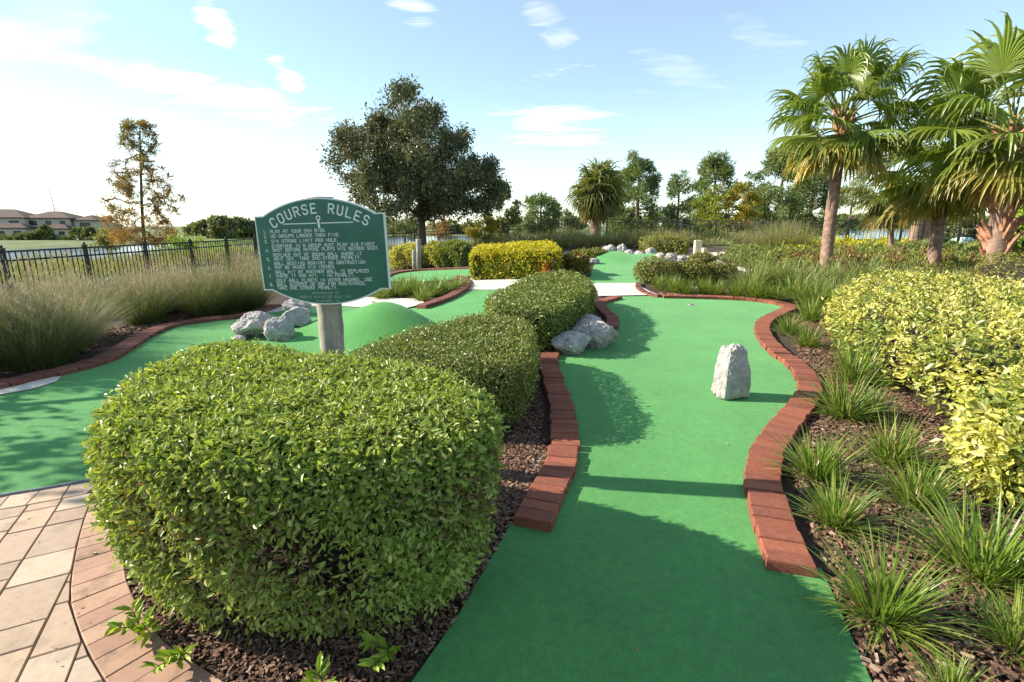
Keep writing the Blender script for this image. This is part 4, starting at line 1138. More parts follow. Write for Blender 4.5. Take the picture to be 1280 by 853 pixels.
# ---- low planting of the far right bed: uncountable, one object per kind
def cover(name, px, n, hgt, mat, leaf, label, f=1.2, other=None, up=1.0):
    O = np.array([G(*p)[:2] for p in px]); O = O if area(O) > 0 else O[::-1]
    P = in_poly(O, n); z = T(P[:, 0], P[:, 1])
    q = np.column_stack([P, z * 0])
    hh_ = hgt * np.clip(.55 + .75 * snoise(q, f, 3.1) + .35 * snoise(q, f * 3, .4), .1, 1.3)
    P3 = np.column_stack([P, z + hh_ * rng.random(n) ** .35])
    d = nrm(rdir(n) * .8 + [0, 0, up]); ln = leaf[0] * rng.uniform(.6, 1.4, n)
    V, F, t = leaves(P3, d, nrm(rdir(n) + [0, 0, .5]), ln, ln * leaf[1] / leaf[0], np.clip(.5 + .35 * snoise(q, f * 1.7, 5) + rng.normal(0, .2, n), 0, 1), other(q) if other else 0., QUAD, QUADF)
    o = link(name, mesh(name, V, F, M[mat], t)); tag(o, label, 'ground cover', kind='stuff'); return o
cover('low_planting', [(935, 352), (950, 325), (1010, 316), (1120, 312), (1300, 314), (1420, 320), (1420, 372), (1230, 362), (1100, 360), (1030, 360)], 30000, .36, 'green', (.13, .03), 'mixed low green planting around the palm trunks', 1.3,
      other=lambda q: np.clip(1.6 * snoise(q, .9, 2) - .3, 0, 1) * (rng.random(len(q)) < .7))
cover('rusty_planting', [(960, 336), (1000, 326), (1090, 330), (1180, 326), (1240, 340), (1160, 352), (1050, 350), (985, 348)], 9000, .42, 'rusty', (.10, .035), 'patches of rusty low plants among the green planting at right', 1.9, other=lambda q: (snoise(q, 1.1, 1) > .1) * .8)
cover('low_planting', [(895, 326), (930, 314), (985, 318), (965, 340), (925, 338)], 6000, .42, 'green', (.09, .03), 'dark green low planting beside the curved pale path', 1.0)
cover('yellow_planting', [(960, 318), (1000, 311), (1100, 310), (1150, 312), (1080, 320), (1000, 322)], 5000, .45, 'gold', (.10, .05), 'narrow strip of yellow plants in front of the fence at right', 1.6)
cover('field_grass', [(-60, 392), (-60, 375), (150, 352), (280, 336), (330, 330), (300, 322), (100, 336), (-60, 350)], 9000, .5, 'tan_grass', (.30, .012), 'tall grass beyond the left fence', .6)
cover('shore_reeds', [(185, 318), (240, 304), (330, 300), (330, 314), (260, 322)], 5000, .9, 'lime', (.5, .05), 'yellow green reeds beyond the left fence beside the cypress', .4)
cover('field_grass', [(560, 312), (640, 308), (760, 306), (880, 304), (940, 302), (940, 308), (800, 311), (640, 314)], 9000, .55, 'tan_grass', (.35, .02), 'tall grass strip beyond the middle planting', .5)

# ---- bark chips on the beds
def chips(px_or_w, n, size, world=False):
    O = np.array(px_or_w) if world else np.array([G(*p)[:2] for p in px_or_w])
    O = O if area(O) > 0 else O[::-1]
    return in_poly(O, n), size
BX = np.array([[-1, -1, -1], [1, -.8, -1], [.8, 1, -1], [-1, .9, -1], [-.9, -1, 1], [1, -.9, 1], [.9, .8, 1], [-.8, 1, 1]]) * .5
BXF = np.array([[0, 3, 2, 1], [4, 5, 6, 7], [0, 1, 5, 4], [1, 2, 6, 5], [2, 3, 7, 6], [3, 0, 4, 7]])
sets = [chips([(1030, 705), (1085, 853), (1100, 900), (1420, 900), (1420, 640), (1250, 620), (1200, 540), (1110, 480), (1030, 410), (1010, 395), (990, 400), (1000, 450), (1030, 490), (1012, 530), (985, 585)], 15000, .028),
        chips([(-.02, 1.75), (.0, 2.0), (.07, 2.9), (.2, 3.4), (.28, 4.0), (.25, 4.6), (.35, 5.6), (.2, 5.6), (.1, 4.6), (.0, 3.5), (-.3, 2.7), (-.15, 2.0)], 5000, .021, True),
        chips([tuple(q) for q in arcI[::4]] + [(-.6, 1.0), (-.38, 1.4), (-.05, 2.0), (-.2, 2.2), (-.9, 1.9), (-1.5, 2.2), (-1.75, 2.9)], 12000, .018, True),
        chips([(.1, 2.3), (.16, 2.6), (.3, 2.95), (.26, 3.4), (.0, 3.3), (-.3, 2.8), (-.1, 2.3)], 1200, .024, True),
        chips([(470, 371), (522, 373), (556, 369), (582, 361), (584, 354), (560, 356), (470, 362)], 2500, .05), chips([(820, 372), (1000, 380), (1010, 372), (930, 364), (830, 358)], 2500, .05),
        chips([(-60, 480), (60, 460), (200, 405), (330, 382), (330, 375), (180, 400), (-60, 460)], 2500, .045)]
mb_V, mb_F, off_ = [], [], 0
for P, size in sets:
    bad = inside(P, lane) | inside(P, leftO) | inside(P, patio); P = P[~bad]
    if len(P) == 0: continue
    n = len(P); sx = size * rng.uniform(.5, 1.6, n); sy = size * rng.uniform(.25, .7, n); sz = size * rng.uniform(.10, .3, n)
    X, Y, Z = frames(nrm(np.column_stack([rng.normal(size=(n, 2)), rng.normal(0, .25, n)])), nrm(rng.normal(0, .35, (n, 3)) + [0, 0, 1]))
    pos = np.column_stack([P, T(P[:, 0], P[:, 1]) + .006 + rng.random(n) * .014])
    V = pos[:, None] + BX[None, :, 0:1] * (sx[:, None] * X)[:, None] + BX[None, :, 1:2] * (sy[:, None] * Y)[:, None] + BX[None, :, 2:3] * (sz[:, None] * Z)[:, None]
    mb_V.append(V.reshape(-1, 3)); mb_F.append((BXF[None] + (np.arange(n) * 8)[:, None, None]).reshape(-1, 4) + off_); off_ += n * 8
o = link('bark_chips', mesh('bark_chips', np.vstack(mb_V), np.vstack(mb_F), M['chip'])); tag(o, 'brown bark chips scattered over the planting beds', 'bark mulch', kind='stuff')

# ---- leafy shoots at the foot of the front bush
def shoot(x, y, h, n, label):
    h *= .8
    mb = MB(); root_V = []; root = empty('leafy_shoot', (x, y, 0.0)); tag(root, label, 'young plant')
    P, D = [], []
    for s_ in range(n):
        a = rng.random() * 6.28; out = np.array([math.cos(a), math.sin(a), 0]) * rng.uniform(.03, .12) + np.array([-.01, -.03, 0])
        pts = catmull(np.array([[0, 0, 0], out * .4 + [0, 0, h * .6], out + [0, 0, h * rng.uniform(.6, 1.1)]]), 8)
        mb.tube(pts, np.linspace(.004, .0015, 8), 5)
        for k in range(2, 8):
            for sd in (-1, 1):
                t_ = nrm(pts[k] - pts[k - 1]); sdv = nrm(np.cross(t_, [0, 0, 1.]) + [0, 0, .01]) * sd
                P.append(pts[k]); D.append(nrm(sdv + t_ * .8 + rng.normal(0, .25, 3) + [0, 0, .15]))
    P, D = np.array(P), np.array(D)
    V, F, t = leaves(P, D, nrm(rdir(len(P)) * .4 + [0, 0, 1]), rng.uniform(.035, .066, len(P)), .02, rng.random(len(P)))
    mb.build('stem', M['twig'], root); link('foliage', mesh('foliage', V, F, M['lime'], t), root)
shoot(-.62, 1.34, .17, 5, 'bright green leafy shoots on bare soil at the bottom edge, below the front bush')
shoot(-1.42, 1.60, .13, 4, 'leafy green shoots spilling over the paver edge at the front bush')
shoot(-1.18, 1.50, .12, 3, 'leafy green shoots under the left front of the bush')
shoot(-.44, 1.50, .16, 3, 'sparse pale shoots under the front right of the bush by its stems')
# fallen leaves on the turf and pavers
for k, (px, py, s_, lb) in enumerate([(905, 557, .035, 'yellowish fallen leaf lying on the middle of the long green'), (890, 413, .05, 'brown fallen leaf lying on the far half of the long green'), (986, 470, .03, 'tiny pale fallen leaf near the right bend of the long green'),
                                      (1013, 757, .03, 'dark fallen leaf in the shade at the front right of the long green'), (150, 787, .06, 'green sprig of leaves lying on the paver border'), (122, 697, .03, 'small dry leaf lying on the paver border')]):
    p = G(px, py); V, F, t = leaves(np.zeros((3 if k == 4 else 1, 3)), nrm(rng.normal(size=(3 if k == 4 else 1, 3)) * [1, 1, .1]), np.array([[.1, .1, 1.]] * (3 if k == 4 else 1)), s_, s_ * .5, .5)
    o = link('fallen_leaf', mesh('fallen_leaf', V, F, M['lime'] if k == 4 else M['dead_leaf'], t), loc=(p[0], p[1], p[2] + .024)); tag(o, lb, 'leaf')

# small debris on turf and pavers
dl = in_poly(lane, 260); dl = dl[dl[:, 1] < 9]; dp = in_poly(patio, 240); dp = dp[np.linalg.norm(dp[:, None] - arcI[None], axis=2).min(1) < .55]; dg = in_poly(leftO, 160)
P = np.vstack([dl, dp, dg]); n = len(P)
V, F, t = leaves(np.column_stack([P, T(P[:, 0], P[:, 1]) + .019 + .002 * rng.random(n)]), nrm(np.column_stack([rng.normal(size=(n, 2)), np.zeros(n)])), nrm(rng.normal(0, .2, (n, 3)) + [0, 0, 1]), rng.uniform(.006, .022, n), rng.uniform(.004, .010, n), .5, 0., QUAD, QUADF)
o = link('leaf_litter', mesh('leaf_litter', V, F, M['dead_leaf'], t)); tag(o, 'tiny dry bits of leaf scattered on the turf and the pavers', 'leaf litter', kind='stuff')
# ------------------------------------------------------------------ trees
def clump_tree(name, base, label, cen, trunk_top, trunk_r, mat, bark='bark', per=250, leaf=(.1, .05), flat=1.0, cat='tree', group=None, lean=(0, 0), shell=.55, other=0., up=.3, tmpl=(QUAD, QUADF), limb=.4, sag=.0, outw=.6, taper=.8):
    """cen: list of (x, y, z, r) leaf clumps relative to the base; limbs join every clump to the trunk"""
    cen = np.asarray(cen, float)
    root = empty(name, base); tag(root, label, cat, group)
    tp = catmull(np.array([[0, 0, -.1], [lean[0] * .3 + rng.normal(0, .02), lean[1] * .3, trunk_top * .4], [lean[0], lean[1], trunk_top], ]), 12)
    nodes = [tuple(tp[k]) for k in range(5, 12)]; par = [-1] * len(nodes); segs = []
    order = np.argsort(np.linalg.norm(cen[:, :3] - tp[-1], axis=1))
    for k in order:
        c_ = cen[k, :3]; A = np.array(nodes)
        d = np.linalg.norm(A - c_, axis=1) + .55 * np.maximum(0, A[:, 2] - c_[2] + .1) + .15 * np.linalg.norm(A - tp[-1], axis=1)
        j_ = int(d.argmin()); nodes.append(tuple(c_)); par.append(j_); segs.append((j_, len(nodes) - 1))
    cnt = np.ones(len(nodes))
    for j_, k in reversed(segs): cnt[j_] += cnt[k]
    mb = MB()
    mb.tube(tp, np.linspace(trunk_r * 1.25, trunk_r * taper, 12) * np.concatenate([[1.35, 1.1], np.ones(10)]), 12)
    tot = max(1, len(segs))
    for j_, k in segs:
        a, b_ = np.array(nodes[j_]), np.array(nodes[k]); L = np.linalg.norm(b_ - a)
        md = (a + b_) / 2 + rng.normal(0, .06 * L, 3) + [0, 0, .07 * L - sag * L]
        r1 = trunk_r * .8 * math.sqrt(min(1, cnt[k] / tot * 1.6)); r1 = max(r1, trunk_r * .06)
        mb.tube(catmull(np.array([a, md, b_]), 6), np.linspace(r1, r1 * .6, 6), 6, cap=False)
    mb.build('trunk', M[bark], root, True)
    P, D, NN, tr = [], [], [], []
    for x, y, z, r_ in cen:
        n = max(10, int(per * rng.uniform(.7, 1.25)))
        q = rdir(n); rad = r_ * (shell + (1.05 - shell) * rng.random(n)) * (1 + .25 * np.sin(q[:, 0] * 5 + x) * np.sin(q[:, 2] * 4 + y * 3))
        P.append(q * rad[:, None] * [1, 1, flat] + [x, y, z]); D.append(nrm(q * outw + rdir(n) + [0, 0, up])); NN.append(nrm(q * .6 + rdir(n) * .8 + [0, 0, .3]))
        tr.append(np.clip(rng.normal(.48, .2, n) + rng.normal(0, .13), 0, 1))
    P, D, NN, tr = map(np.concatenate, (P, D, NN, tr))
    ln = leaf[0] * rng.uniform(.6, 1.4, len(P))
    tb = (rng.random(len(P)) < other) * rng.uniform(.4, 1, len(P)) if not callable(other) else other(P)
    V, F, t = leaves(P, D, NN, ln, ln * leaf[1] / leaf[0], tr, tb, *tmpl)
    link('crown', mesh('crown', V, F, M[mat], t), root)
    return root

# the big dark oak
Y = 24.0; bx = XY(528, Y, 1); bz = Tz(bx, Y); S_ = (Y * CP + (EYE - 3) * SP) / FPX
cen = []
while len(cen) < 300:
    px = rng.uniform(431, 628); py = rng.uniform(98, 292)
    top_ = np.interp(px, [418, 428, 440, 470, 500, 530, 545, 560, 580, 600, 620, 640], [190, 150, 140, 128, 106, 103, 120, 132, 140, 158, 185, 225])
    bot_ = np.interp(px, [418, 430, 450, 480, 520, 560, 600, 640], [205, 235, 260, 285, 288, 285, 282, 262])
    if not (top_ + 29 < py < bot_ - 15): continue
    wdt = max(0.05, 1 - ((px - 528) / 118) ** 2); dep = rng.uniform(-1, 1) * 3.1 * math.sqrt(wdt)
    cen.append(((px - 528) * S_, dep, (284 - py) * S_ + 1.45 - bz, rng.uniform(.32, .64)))
clump_tree('oak_tree', (bx, Y, bz), 'big dark green oak tree with a rounded crown behind the sign', cen, 2.6, .19, 'oak', per=330, leaf=(.13, .055), shell=.1)

def small(px, Y, top, bot, w, mat, label, n=26, per=160, leaf=(.12, .05), kind='round', trunk_r=.09, name='tree', group=None, other=0., bark='bark', gb=None):
    """tree standing at distance Y, crown between the photo rows top and bot, w pixels wide"""
    x = XY(px, Y, 2); z = Tz(x, Y); s = (Y * CP + (EYE - 2.5) * SP) / FPX
    zt = EYE + (282 - top) * s - z; zb = EYE + (282 - bot) * s - z
    zb = max(zb, .25); cen = []
    W = w * s / 2; zt -= W * .22; H = zt - zb; n = int(n * {'pine': 2.3, 'spread': 1.8}.get(kind, 1.3)); per = int(per / {'pine': 2.0, 'spread': 1.6}.get(kind, 1.2))
    while len(cen) < n:
        f = rng.random(); a = rng.random() * 6.28
        if kind == 'round': prof = math.sqrt(max(0.02, 1 - (2 * f - .9) ** 2 / 1.21)); cr = .30
        elif kind == 'pine': prof = (.35 + .65 * math.sin(PI * min(1, .12 + .80 * (1 - f)))) * (1.05 - .35 * f); cr = .22; f = f ** 1.1
        elif kind == 'spread': prof = .45 + .75 * math.sin(PI * (.15 + .8 * (1 - f))) * .75; cr = .2
        else: prof = max(.08, (1 - f) ** .9 * .95 + .05); cr = .16
        rad = W * prof * rng.uniform(.25, 1.0) ** .6
        cen.append((rad * math.cos(a), rad * math.sin(a), zb + f * H, W * cr * rng.uniform(.7, 1.25) * (1.1 - .5 * f if kind == 'cone' else 1)))
    n_mul = {'pine': 2.0, 'spread': 1.5}.get(kind, 1.2)
    fl = {'pine': .8, 'cone': .45, 'spread': .5}.get(kind, .85)
    return clump_tree(name, (x, Y, z), label, cen, zb + H * (.85 if kind in ('pine', 'cone') else .35), trunk_r, mat, bark, int(per * n_mul), (leaf[0], leaf[1] * (1.5 if kind == 'pine' else 1.15)), fl, group=group, other=other, shell=.2, outw=1.6 if kind == 'pine' else .6, taper=.3 if kind == 'pine' else .7)

small(676, 36, 240, 292, 52, 'pine', 'young round pine left of the shaggy sabal palm', 24, 150, (.22, .035), 'pine', .12, 'pine_tree', bark='pine_bark')
small(796, 38, 193, 296, 62, 'pine', 'tall pine tree just right of the shaggy sabal palm', 38, 190, (.24, .035), 'pine', .17, 'pine_tree', bark='pine_bark')
small(776, 44, 214, 296, 44, 'pine', 'dark pine half hidden behind the shaggy sabal palm', 22, 160, (.24, .04), 'pine', .15, 'pine_tree', bark='pine_bark')
small(846, 44, 214, 292, 40, 'pine', 'bluish open pine, leftmost of the pair behind the amber tree', 20, 110, (.26, .04), 'pine', .15, 'pine_tree', bark='pine_bark')
small(890, 42, 195, 294, 62, 'pine', 'tall pine with a forked top directly behind the amber tree', 36, 170, (.26, .04), 'pine', .17, 'pine_tree', bark='pine_bark')
small(972, 40, 184, 292, 74, 'pine', 'tall pine left of the first fan palm, beyond the fence', 40, 190, (.26, .04), 'pine', .18, 'pine_tree', bark='pine_bark', other=.08)
small(1012, 43, 200, 294, 66, 'pine', 'bushy pine showing behind the left fronds of the first fan palm', 34, 180, (.26, .04), 'pine', .17, 'pine_tree', bark='pine_bark', other=.15)
small(1062, 46, 228, 292, 56, 'pine', 'loose pine seen just right of the first palm trunk', 16, 110, (.26, .04), 'pine', .15, 'pine_tree', bark='pine_bark', other=.1)
small(938, 46, 214, 294, 44, 'pine', 'slim pine between the amber tree and the tall pine by the first fan palm', 20, 140, (.26, .04), 'pine', .15, 'pine_tree', bark='pine_bark')
small(868, 50, 250, 296, 50, 'far_leaf', 'broad dark tree low behind the left side of the amber tree', 20, 130, (.2, .08), 'round', .12, 'small_tree')
small(908, 33, 226, 290, 78, 'amber', 'spreading amber and yellow tree behind the far fence', 34, 200, (.16, .06), 'spread', .10, 'amber_tree', other=lambda P: (rng.random(len(P)) < np.clip(.9 - (P[:, 0] + 1.2) * .45, 0, 1)) * 1.)
small(606, 27, 268, 300, 44, 'amber', 'small yellow green tree under the right side of the dark oak', 18, 150, (.10, .05), 'round', .06, 'small_tree', other=.6)
small(628, 29, 230, 298, 42, 'far_leaf', 'dark green tree just right of the big oak', 24, 170, (.12, .06), 'round', .1, 'small_tree')
small(704, 50, 262, 296, 40, 'far_leaf', 'grey green rounded tree between the young pine and the sabal palm', 18, 130, (.2, .08), 'round', .12, 'small_tree')
small(826, 48, 262, 296, 44, 'far_leaf', 'dark low tree between the tall pine and the amber tree', 20, 130, (.2, .08), 'round', .12, 'small_tree')
small(650, 60, 270, 294, 26, 'far_leaf', 'small distant tree behind the tan grasses, left of the young pine', 12, 100, (.2, .08), 'round', .1, 'small_tree')
small(548, 40, 272, 296, 40, 'cypress', 'rust brown small tree seen under the oak crown', 16, 110, (.14, .05), 'round', .08, 'small_tree')
small(505, 46, 270, 296, 44, 'far_leaf', 'grey green shrubby tree seen under the left side of the oak', 16, 110, (.18, .07), 'round', .08, 'small_tree')
small(1290, 14.0, 245, 322, 60, 'lime', 'bright green leafy tree at the right edge behind the split palm trunk', 26, 190, (.11, .06), 'round', .07, 'leafy_tree')
small(1188, 24.5, 283, 306, 40, 'far_leaf', 'dark shrub behind the fence between the second and third palm', 12, 120, (.12, .06), 'round', .04, 'dark_shrub')
small(1222, 23.6, 286, 306, 30, 'oak', 'dark rounded shrub behind the fence, left of the split palm trunk', 12, 140, (.12, .06), 'round', .04, 'dark_shrub')
# bald cypress in autumn colour beyond the left fence
Y = 21.0; bx = XY(178, Y, 1); bz = Tz(bx, Y); S_ = (Y * CP + (EYE - 3) * SP) / FPX
cen = []
for k in range(230):
    f = rng.random() ** 1.25; py = 308 - f * 146
    wl = np.interp(py, [150, 170, 190, 205, 215, 240, 270, 308], [5, 16, 26, 22, 34, 42, 44, 48]); wr = np.interp(py, [150, 170, 190, 205, 220, 240, 258, 275, 308], [5, 20, 24, 14, 32, 36, 56, 40, 46])
    if rng.random() < .35 and 203 < py < 218: continue
    a = rng.random() * 6.28; q = rng.uniform(.15, 1) ** .7
    dx = math.cos(a) * q; w_ = wl if dx < 0 else wr
    cen.append((dx * w_ * S_ + .62 * f, math.sin(a) * q * 40 * S_ * (1 - f * .8), (284 - py) * S_ + 1.45 - bz + q * .25, rng.uniform(.09, .26) * (1.1 - .4 * f)))
clump_tree('cypress_tree', (bx, Y, bz), 'slim bald cypress turning rust and orange beyond the left fence', cen, (284 - 165) * S_ + 1.4 - bz, .075, 'cypress', 'bark', 44, (.16, .026), .5, lean=(.62, 0), taper=.25, shell=.1, other=lambda P: (rng.random(len(P)) < ss(2.4, 5.2, P[:, 2]) * .5) * 1., sag=-.1)
small(130, 24, 285, 312, 40, 'tan_grass', 'pale leafy shrub with whitish leaves left of the cypress foot', 14, 110, (.10, .05), 'round', .03, 'pale_shrub')
small(225, 30, 290, 312, 60, 'lime', 'low yellow green shrub right of the cypress foot beyond the fence', 14, 110, (.12, .05), 'round', .03, 'low_shrub')
# far tree lines: single trees in a row along the far shore
def far_row(specs, mat, label, group):
    for px, Y, top, w in specs:
        bot = 300
        small(px, Y, top - 3, bot, w, mat, label, 18, 90, (Y * .007, Y * .0034), 'round', Y * .003, 'far_tree', group=group, other=.08)
far_row([(258, 165, 280, 30), (276, 160, 274, 34), (298, 170, 276, 34), (316, 175, 279, 28), (244, 190, 284, 22)], 'far_leaf', 'dark rounded tree in the distant row left of the sign, across the lake', 'far trees left of the sign')
far_row([(336, 230, 281, 26), (372, 240, 280, 30), (410, 245, 281, 28), (450, 240, 280, 30), (488, 235, 279, 26), (512, 240, 281, 24), (560, 240, 280, 30), (585, 250, 282, 26)], 'far_leaf', 'pale distant tree on the far shore seen under the oak', 'far trees behind the oak')
far_row([(640, 420, 277, 24), (720, 430, 276, 26), (840, 430, 275, 24)] + [(930 + 17 * k, 640 + 10 * (k % 3), 272 + (k * 7) % 4, 26) for k in range(20)], 'far_leaf', 'distant tree in the low line along the far shore at right', 'far tree line at right')
for px, top, w, lb in [(26, 290, 22, 'rounded shrub in front of the left edge house'), (44, 287, 18, 'dark clipped tree between the two lake houses'), (54, 280, 16, 'taller green tree between the two lake houses'),
                       (96, 283, 16, 'rounded tree before the right half of the masted house'), (108, 281, 18, 'broad tree right of the masted house'), (8, 296, 30, 'low shrub on the far lake shore at the left edge of the photo'), (58, 297, 22, 'low shrub on the far lake shore below the two houses'), (34, 297, 24, 'wide dark shrub on the far lake shore under the left edge house'), (84, 296, 26, 'olive shrub on the far lake shore below the masted house'),
                       (112, 294, 30, 'largest shrub on the far lake shore, below the broad tree'), (136, 292, 30, 'dark shrub on the far lake shore beside the pale leafy shrub')]:
    small(px, 138, top + 3, 303, w, 'far_leaf', lb, 14, 90, (.8, .4), 'round', .3, 'far_tree')

# ------------------------------------------------------------------ fan palms
def fan(mb, c, dr, pet, bl, rolls, age, tr, nseg=30, droop=1.0, petw=.018, half=2.15):
    """one fan frond: petiole from c along dr, blade bl long"""
    d = np.array(dr, float); p = np.array(c, float); pts = [p.copy()]
    for k in range(6):
        d = nrm(d - np.array([0, 0, .10 * (1 - abs(d[2]) * .6)])); p = p + d * pet / 6; pts.append(p.copy())
    mb.tube(np.array(pts), np.linspace(petw * 1.5, petw * .7, 7), 5, (tr, .2, min(1, age + .25)), cap=False)
    t = d; s = nrm(np.cross(t, [0, 0, 1.]) + rng.normal(0, .15, 3)); n = np.cross(s, t)
    cr, sr = math.cos(rolls), math.sin(rolls); s, n = s * cr + n * sr, n * cr - s * sr
    a = np.linspace(-half, half, nseg); K = 7
    da = np.cos(a)[:, None] * t + np.sin(a)[:, None] * s
    da = nrm(da + n * (.18 * np.cos(a * 2) + .05)[:, None])
    L = bl * (.72 + .28 * np.cos(a / 1.5)) * rng.uniform(.82, 1.12, nseg)
    pos = np.repeat(p[None], nseg, 0); dd = da.copy(); V = np.empty((nseg, K + 1, 3, 3)); r_ = np.zeros(nseg)
    step = 2 * half / nseg; gj = rng.uniform(.5, 1.6, nseg); jit = rng.normal(0, .07, (nseg, 3))
    for k in range(K + 1):
        f = k / K
        w = np.minimum(step * .56 * r_, L * .036) if f < .45 else L * .036 * (1 - ((f - .45) / .55) ** 1.2) + .001
        side = nrm(np.cross(dd, n)); nn = np.cross(side, dd)
        V[:, k, 0] = pos - side * np.reshape(w, (-1, 1)); V[:, k, 1] = pos - nn * np.reshape(w * .75, (-1, 1)); V[:, k, 2] = pos + side * np.reshape(w, (-1, 1))
        g = droop * max(0, f - .25) * 1.3 * gj
        dd = nrm(dd - np.array([0, 0, 1.]) * g[:, None] + (jit if f > .4 else 0)); pos = pos + dd * (L / K)[:, None]; r_ = r_ + L / K
    i = (np.arange(nseg) * (K + 1) * 3)[:, None, None] + (np.arange(K) * 3)[None, :, None] + np.arange(2)[None, None]
    F = np.stack([i, i + 1, i + 4, i + 3], -1).reshape(-1, 4)
    tt = np.empty((nseg, K + 1, 3, 3)); tt[..., 0] = np.clip(tr + rng.normal(0, .12, nseg), 0, 1)[:, None, None]; tt[..., 1] = (np.arange(K + 1) / K)[None, :, None]
    tt[..., 2] = np.clip(age + .45 * np.maximum(0, np.arange(K + 1) / K - .55)[None, :, None] * (1 + 2 * age) * (rng.random((nseg, 1, 1)) < .6), 0, 1)
    mb.add(V.reshape(-1, 3), F, tt.reshape(-1, 3))

def palm(px, Y, top, trunk_px, r0, r1, label, nf, pet, bl, zbase=None, mat='palm', boots=False, dead=.2, name='fan_palm', nseg=30, half_up=1.45, low=-1.15, trunk_mat='palm_trunk', crown_dz=.15, extra=()):
    """trunk from the ground at column px to the photo point trunk_px"""
    x = XY(px, Y, .3); z = Tz(x, Y)
    zt = None
    s = (Y * CP + (EYE - 3) * SP) / FPX
    tx = XY(trunk_px[0], Y, EYE + (282 - trunk_px[1]) * s); tz = EYE + (282 - trunk_px[1]) * s * 1.0 - z
    root = empty(name, (x, Y, z)); tag(root, label, 'palm tree')
    k = 40; f = np.linspace(0, 1, k); P = np.stack([(tx - x) * f ** 1.1, .03 * np.sin(f * 5), -.1 + (tz + .1) * f], 1)
    rad = (r0 + (r1 - r0) * f ** .6) * (1 + .035 * (np.arange(k) % 2)) * (1 + .35 * np.exp(-f * 14))
    mb = MB(); mb.tube(P, rad, 18); mb.build('trunk', M[trunk_mat], root, True)
    top_p = P[-1]
    mb = MB()
    if boots:
        for q in range(boots):
            ff = rng.uniform(*boots_rng) if not isinstance(boots_rng, float) else boots_rng
            a = rng.random() * 6.28; b0 = P[int(ff * (k - 1))]; o_ = np.array([math.cos(a), math.sin(a), 0])
            L = rng.uniform(.28, .5); fl = rng.uniform(.06, .26)
            pts = catmull(np.array([b0 + o_ * r1 * .85, b0 + o_ * (r1 + fl * .35) + [0, 0, L * .55], b0 + o_ * (r1 + fl) + [0, 0, L]]), 5)
            mb.tube(pts, np.linspace(.075, .022, 5), 5, cap=True)
        mb.build('boots', M['palm_boot'], root)
    else:
        for q in range(22):
            a = rng.random() * 6.28; o_ = np.array([math.cos(a), math.sin(a), 0]); b0 = P[-1 - int(rng.random() * 5)]
            mb.tube(np.array([b0 + o_ * r1 * .8, b0 + o_ * (r1 + .06) + [0, 0, .2], b0 + o_ * (r1 + .12) + [0, 0, .36]]), [.06, .045, .03], 5)
        mb.build('boots', M['palm_boot'], root)
    mb = MB(); g = PI * (3 - math.sqrt(5))
    for q in range(nf):
        f = (q + .5) / nf; el = half_up + (low - half_up) * f ** .85; az = q * g + rng.normal(0, .12)
        el += rng.normal(0, .08)
        d = (math.cos(az) * math.cos(el), math.sin(az) * math.cos(el), math.sin(el))
        age = np.clip((f - (1 - dead)) / dead, 0, 1) ** 1.2 * rng.uniform(.4, .95) if f > 1 - dead else rng.uniform(0, .08)
        fan(mb, top_p + np.array([0, 0, crown_dz - f * .35]), d, pet * (.6 + .5 * math.sin(PI * min(1, f + .25))) * rng.uniform(.85, 1.1), bl * rng.uniform(.85, 1.08), rng.normal(0, .35), age, np.clip(rng.normal(.48, .14), 0, 1), nseg, rng.uniform(.75, 1.25))
    mb.build('fronds', M[mat], root)
    return root
boots_rng = (.22, 1.0)
palm(1031, 12.0, 65, (1051, 164), .135, .115, 'fan palm with a slender smooth pinkish trunk, leftmost of the three at right', 40, .97, .93, dead=.44, low=-.6, nseg=38)
palm(1166, 12.6, 120, (1180, 218), .155, .125, 'middle fan palm with a stout smooth trunk and low drooping fronds', 36, .95, .94, dead=.5, low=-.75, nseg=38)
palm(1243, 10.2, 30, (1262, 172), .19, .155, 'tallest fan palm at the right edge with a rough split trunk and orange boots', 38, 1.15, 1.08, boots=70, dead=.42, low=-.62, nseg=38, trunk_mat='palm_trunk')
palm(1113, 17.5, 185, (1114, 236), .10, .09, 'small thin fan palm in the background between the first two palms', 26, .9, 1.0, dead=.4, mat='sabal')
palm(744, 27.0, 205, (746, 243), .27, .22, 'shaggy sabal palm with brown hanging fronds behind the second green', 80, .6, 1.35, dead=.5, mat='sabal', low=-1.35, nseg=22)
# dry split boots lying at the foot of the tallest palm
p = G(1225, 342)
mb = MB()
for q, (a, L, r_) in enumerate([(2.6, .75, .07), (2.9, .55, .06), (.4, .7, .05), (2.2, .45, .05)]):
    mb.tube(np.array([[.25 * math.cos(a), 0, .42], [.25 * math.cos(a) + L * .4 * math.cos(a), -.1 * q, .26], [.25 * math.cos(a) + L * .8 * math.cos(a), -.12 * q, .03 + (.45 if q == 2 else 0)]]), [r_, r_ * .9, r_ * .4], 6)
o = mb.build('dry_palm_boots', M['palm_boot'], None, loc=(XY(1243, 10.0, .3), 9.95, Tz(XY(1243, 10.0, .3), 9.95) - .02)); tag(o, 'dry split palm boots leaning at the foot of the tallest palm', 'palm debris')
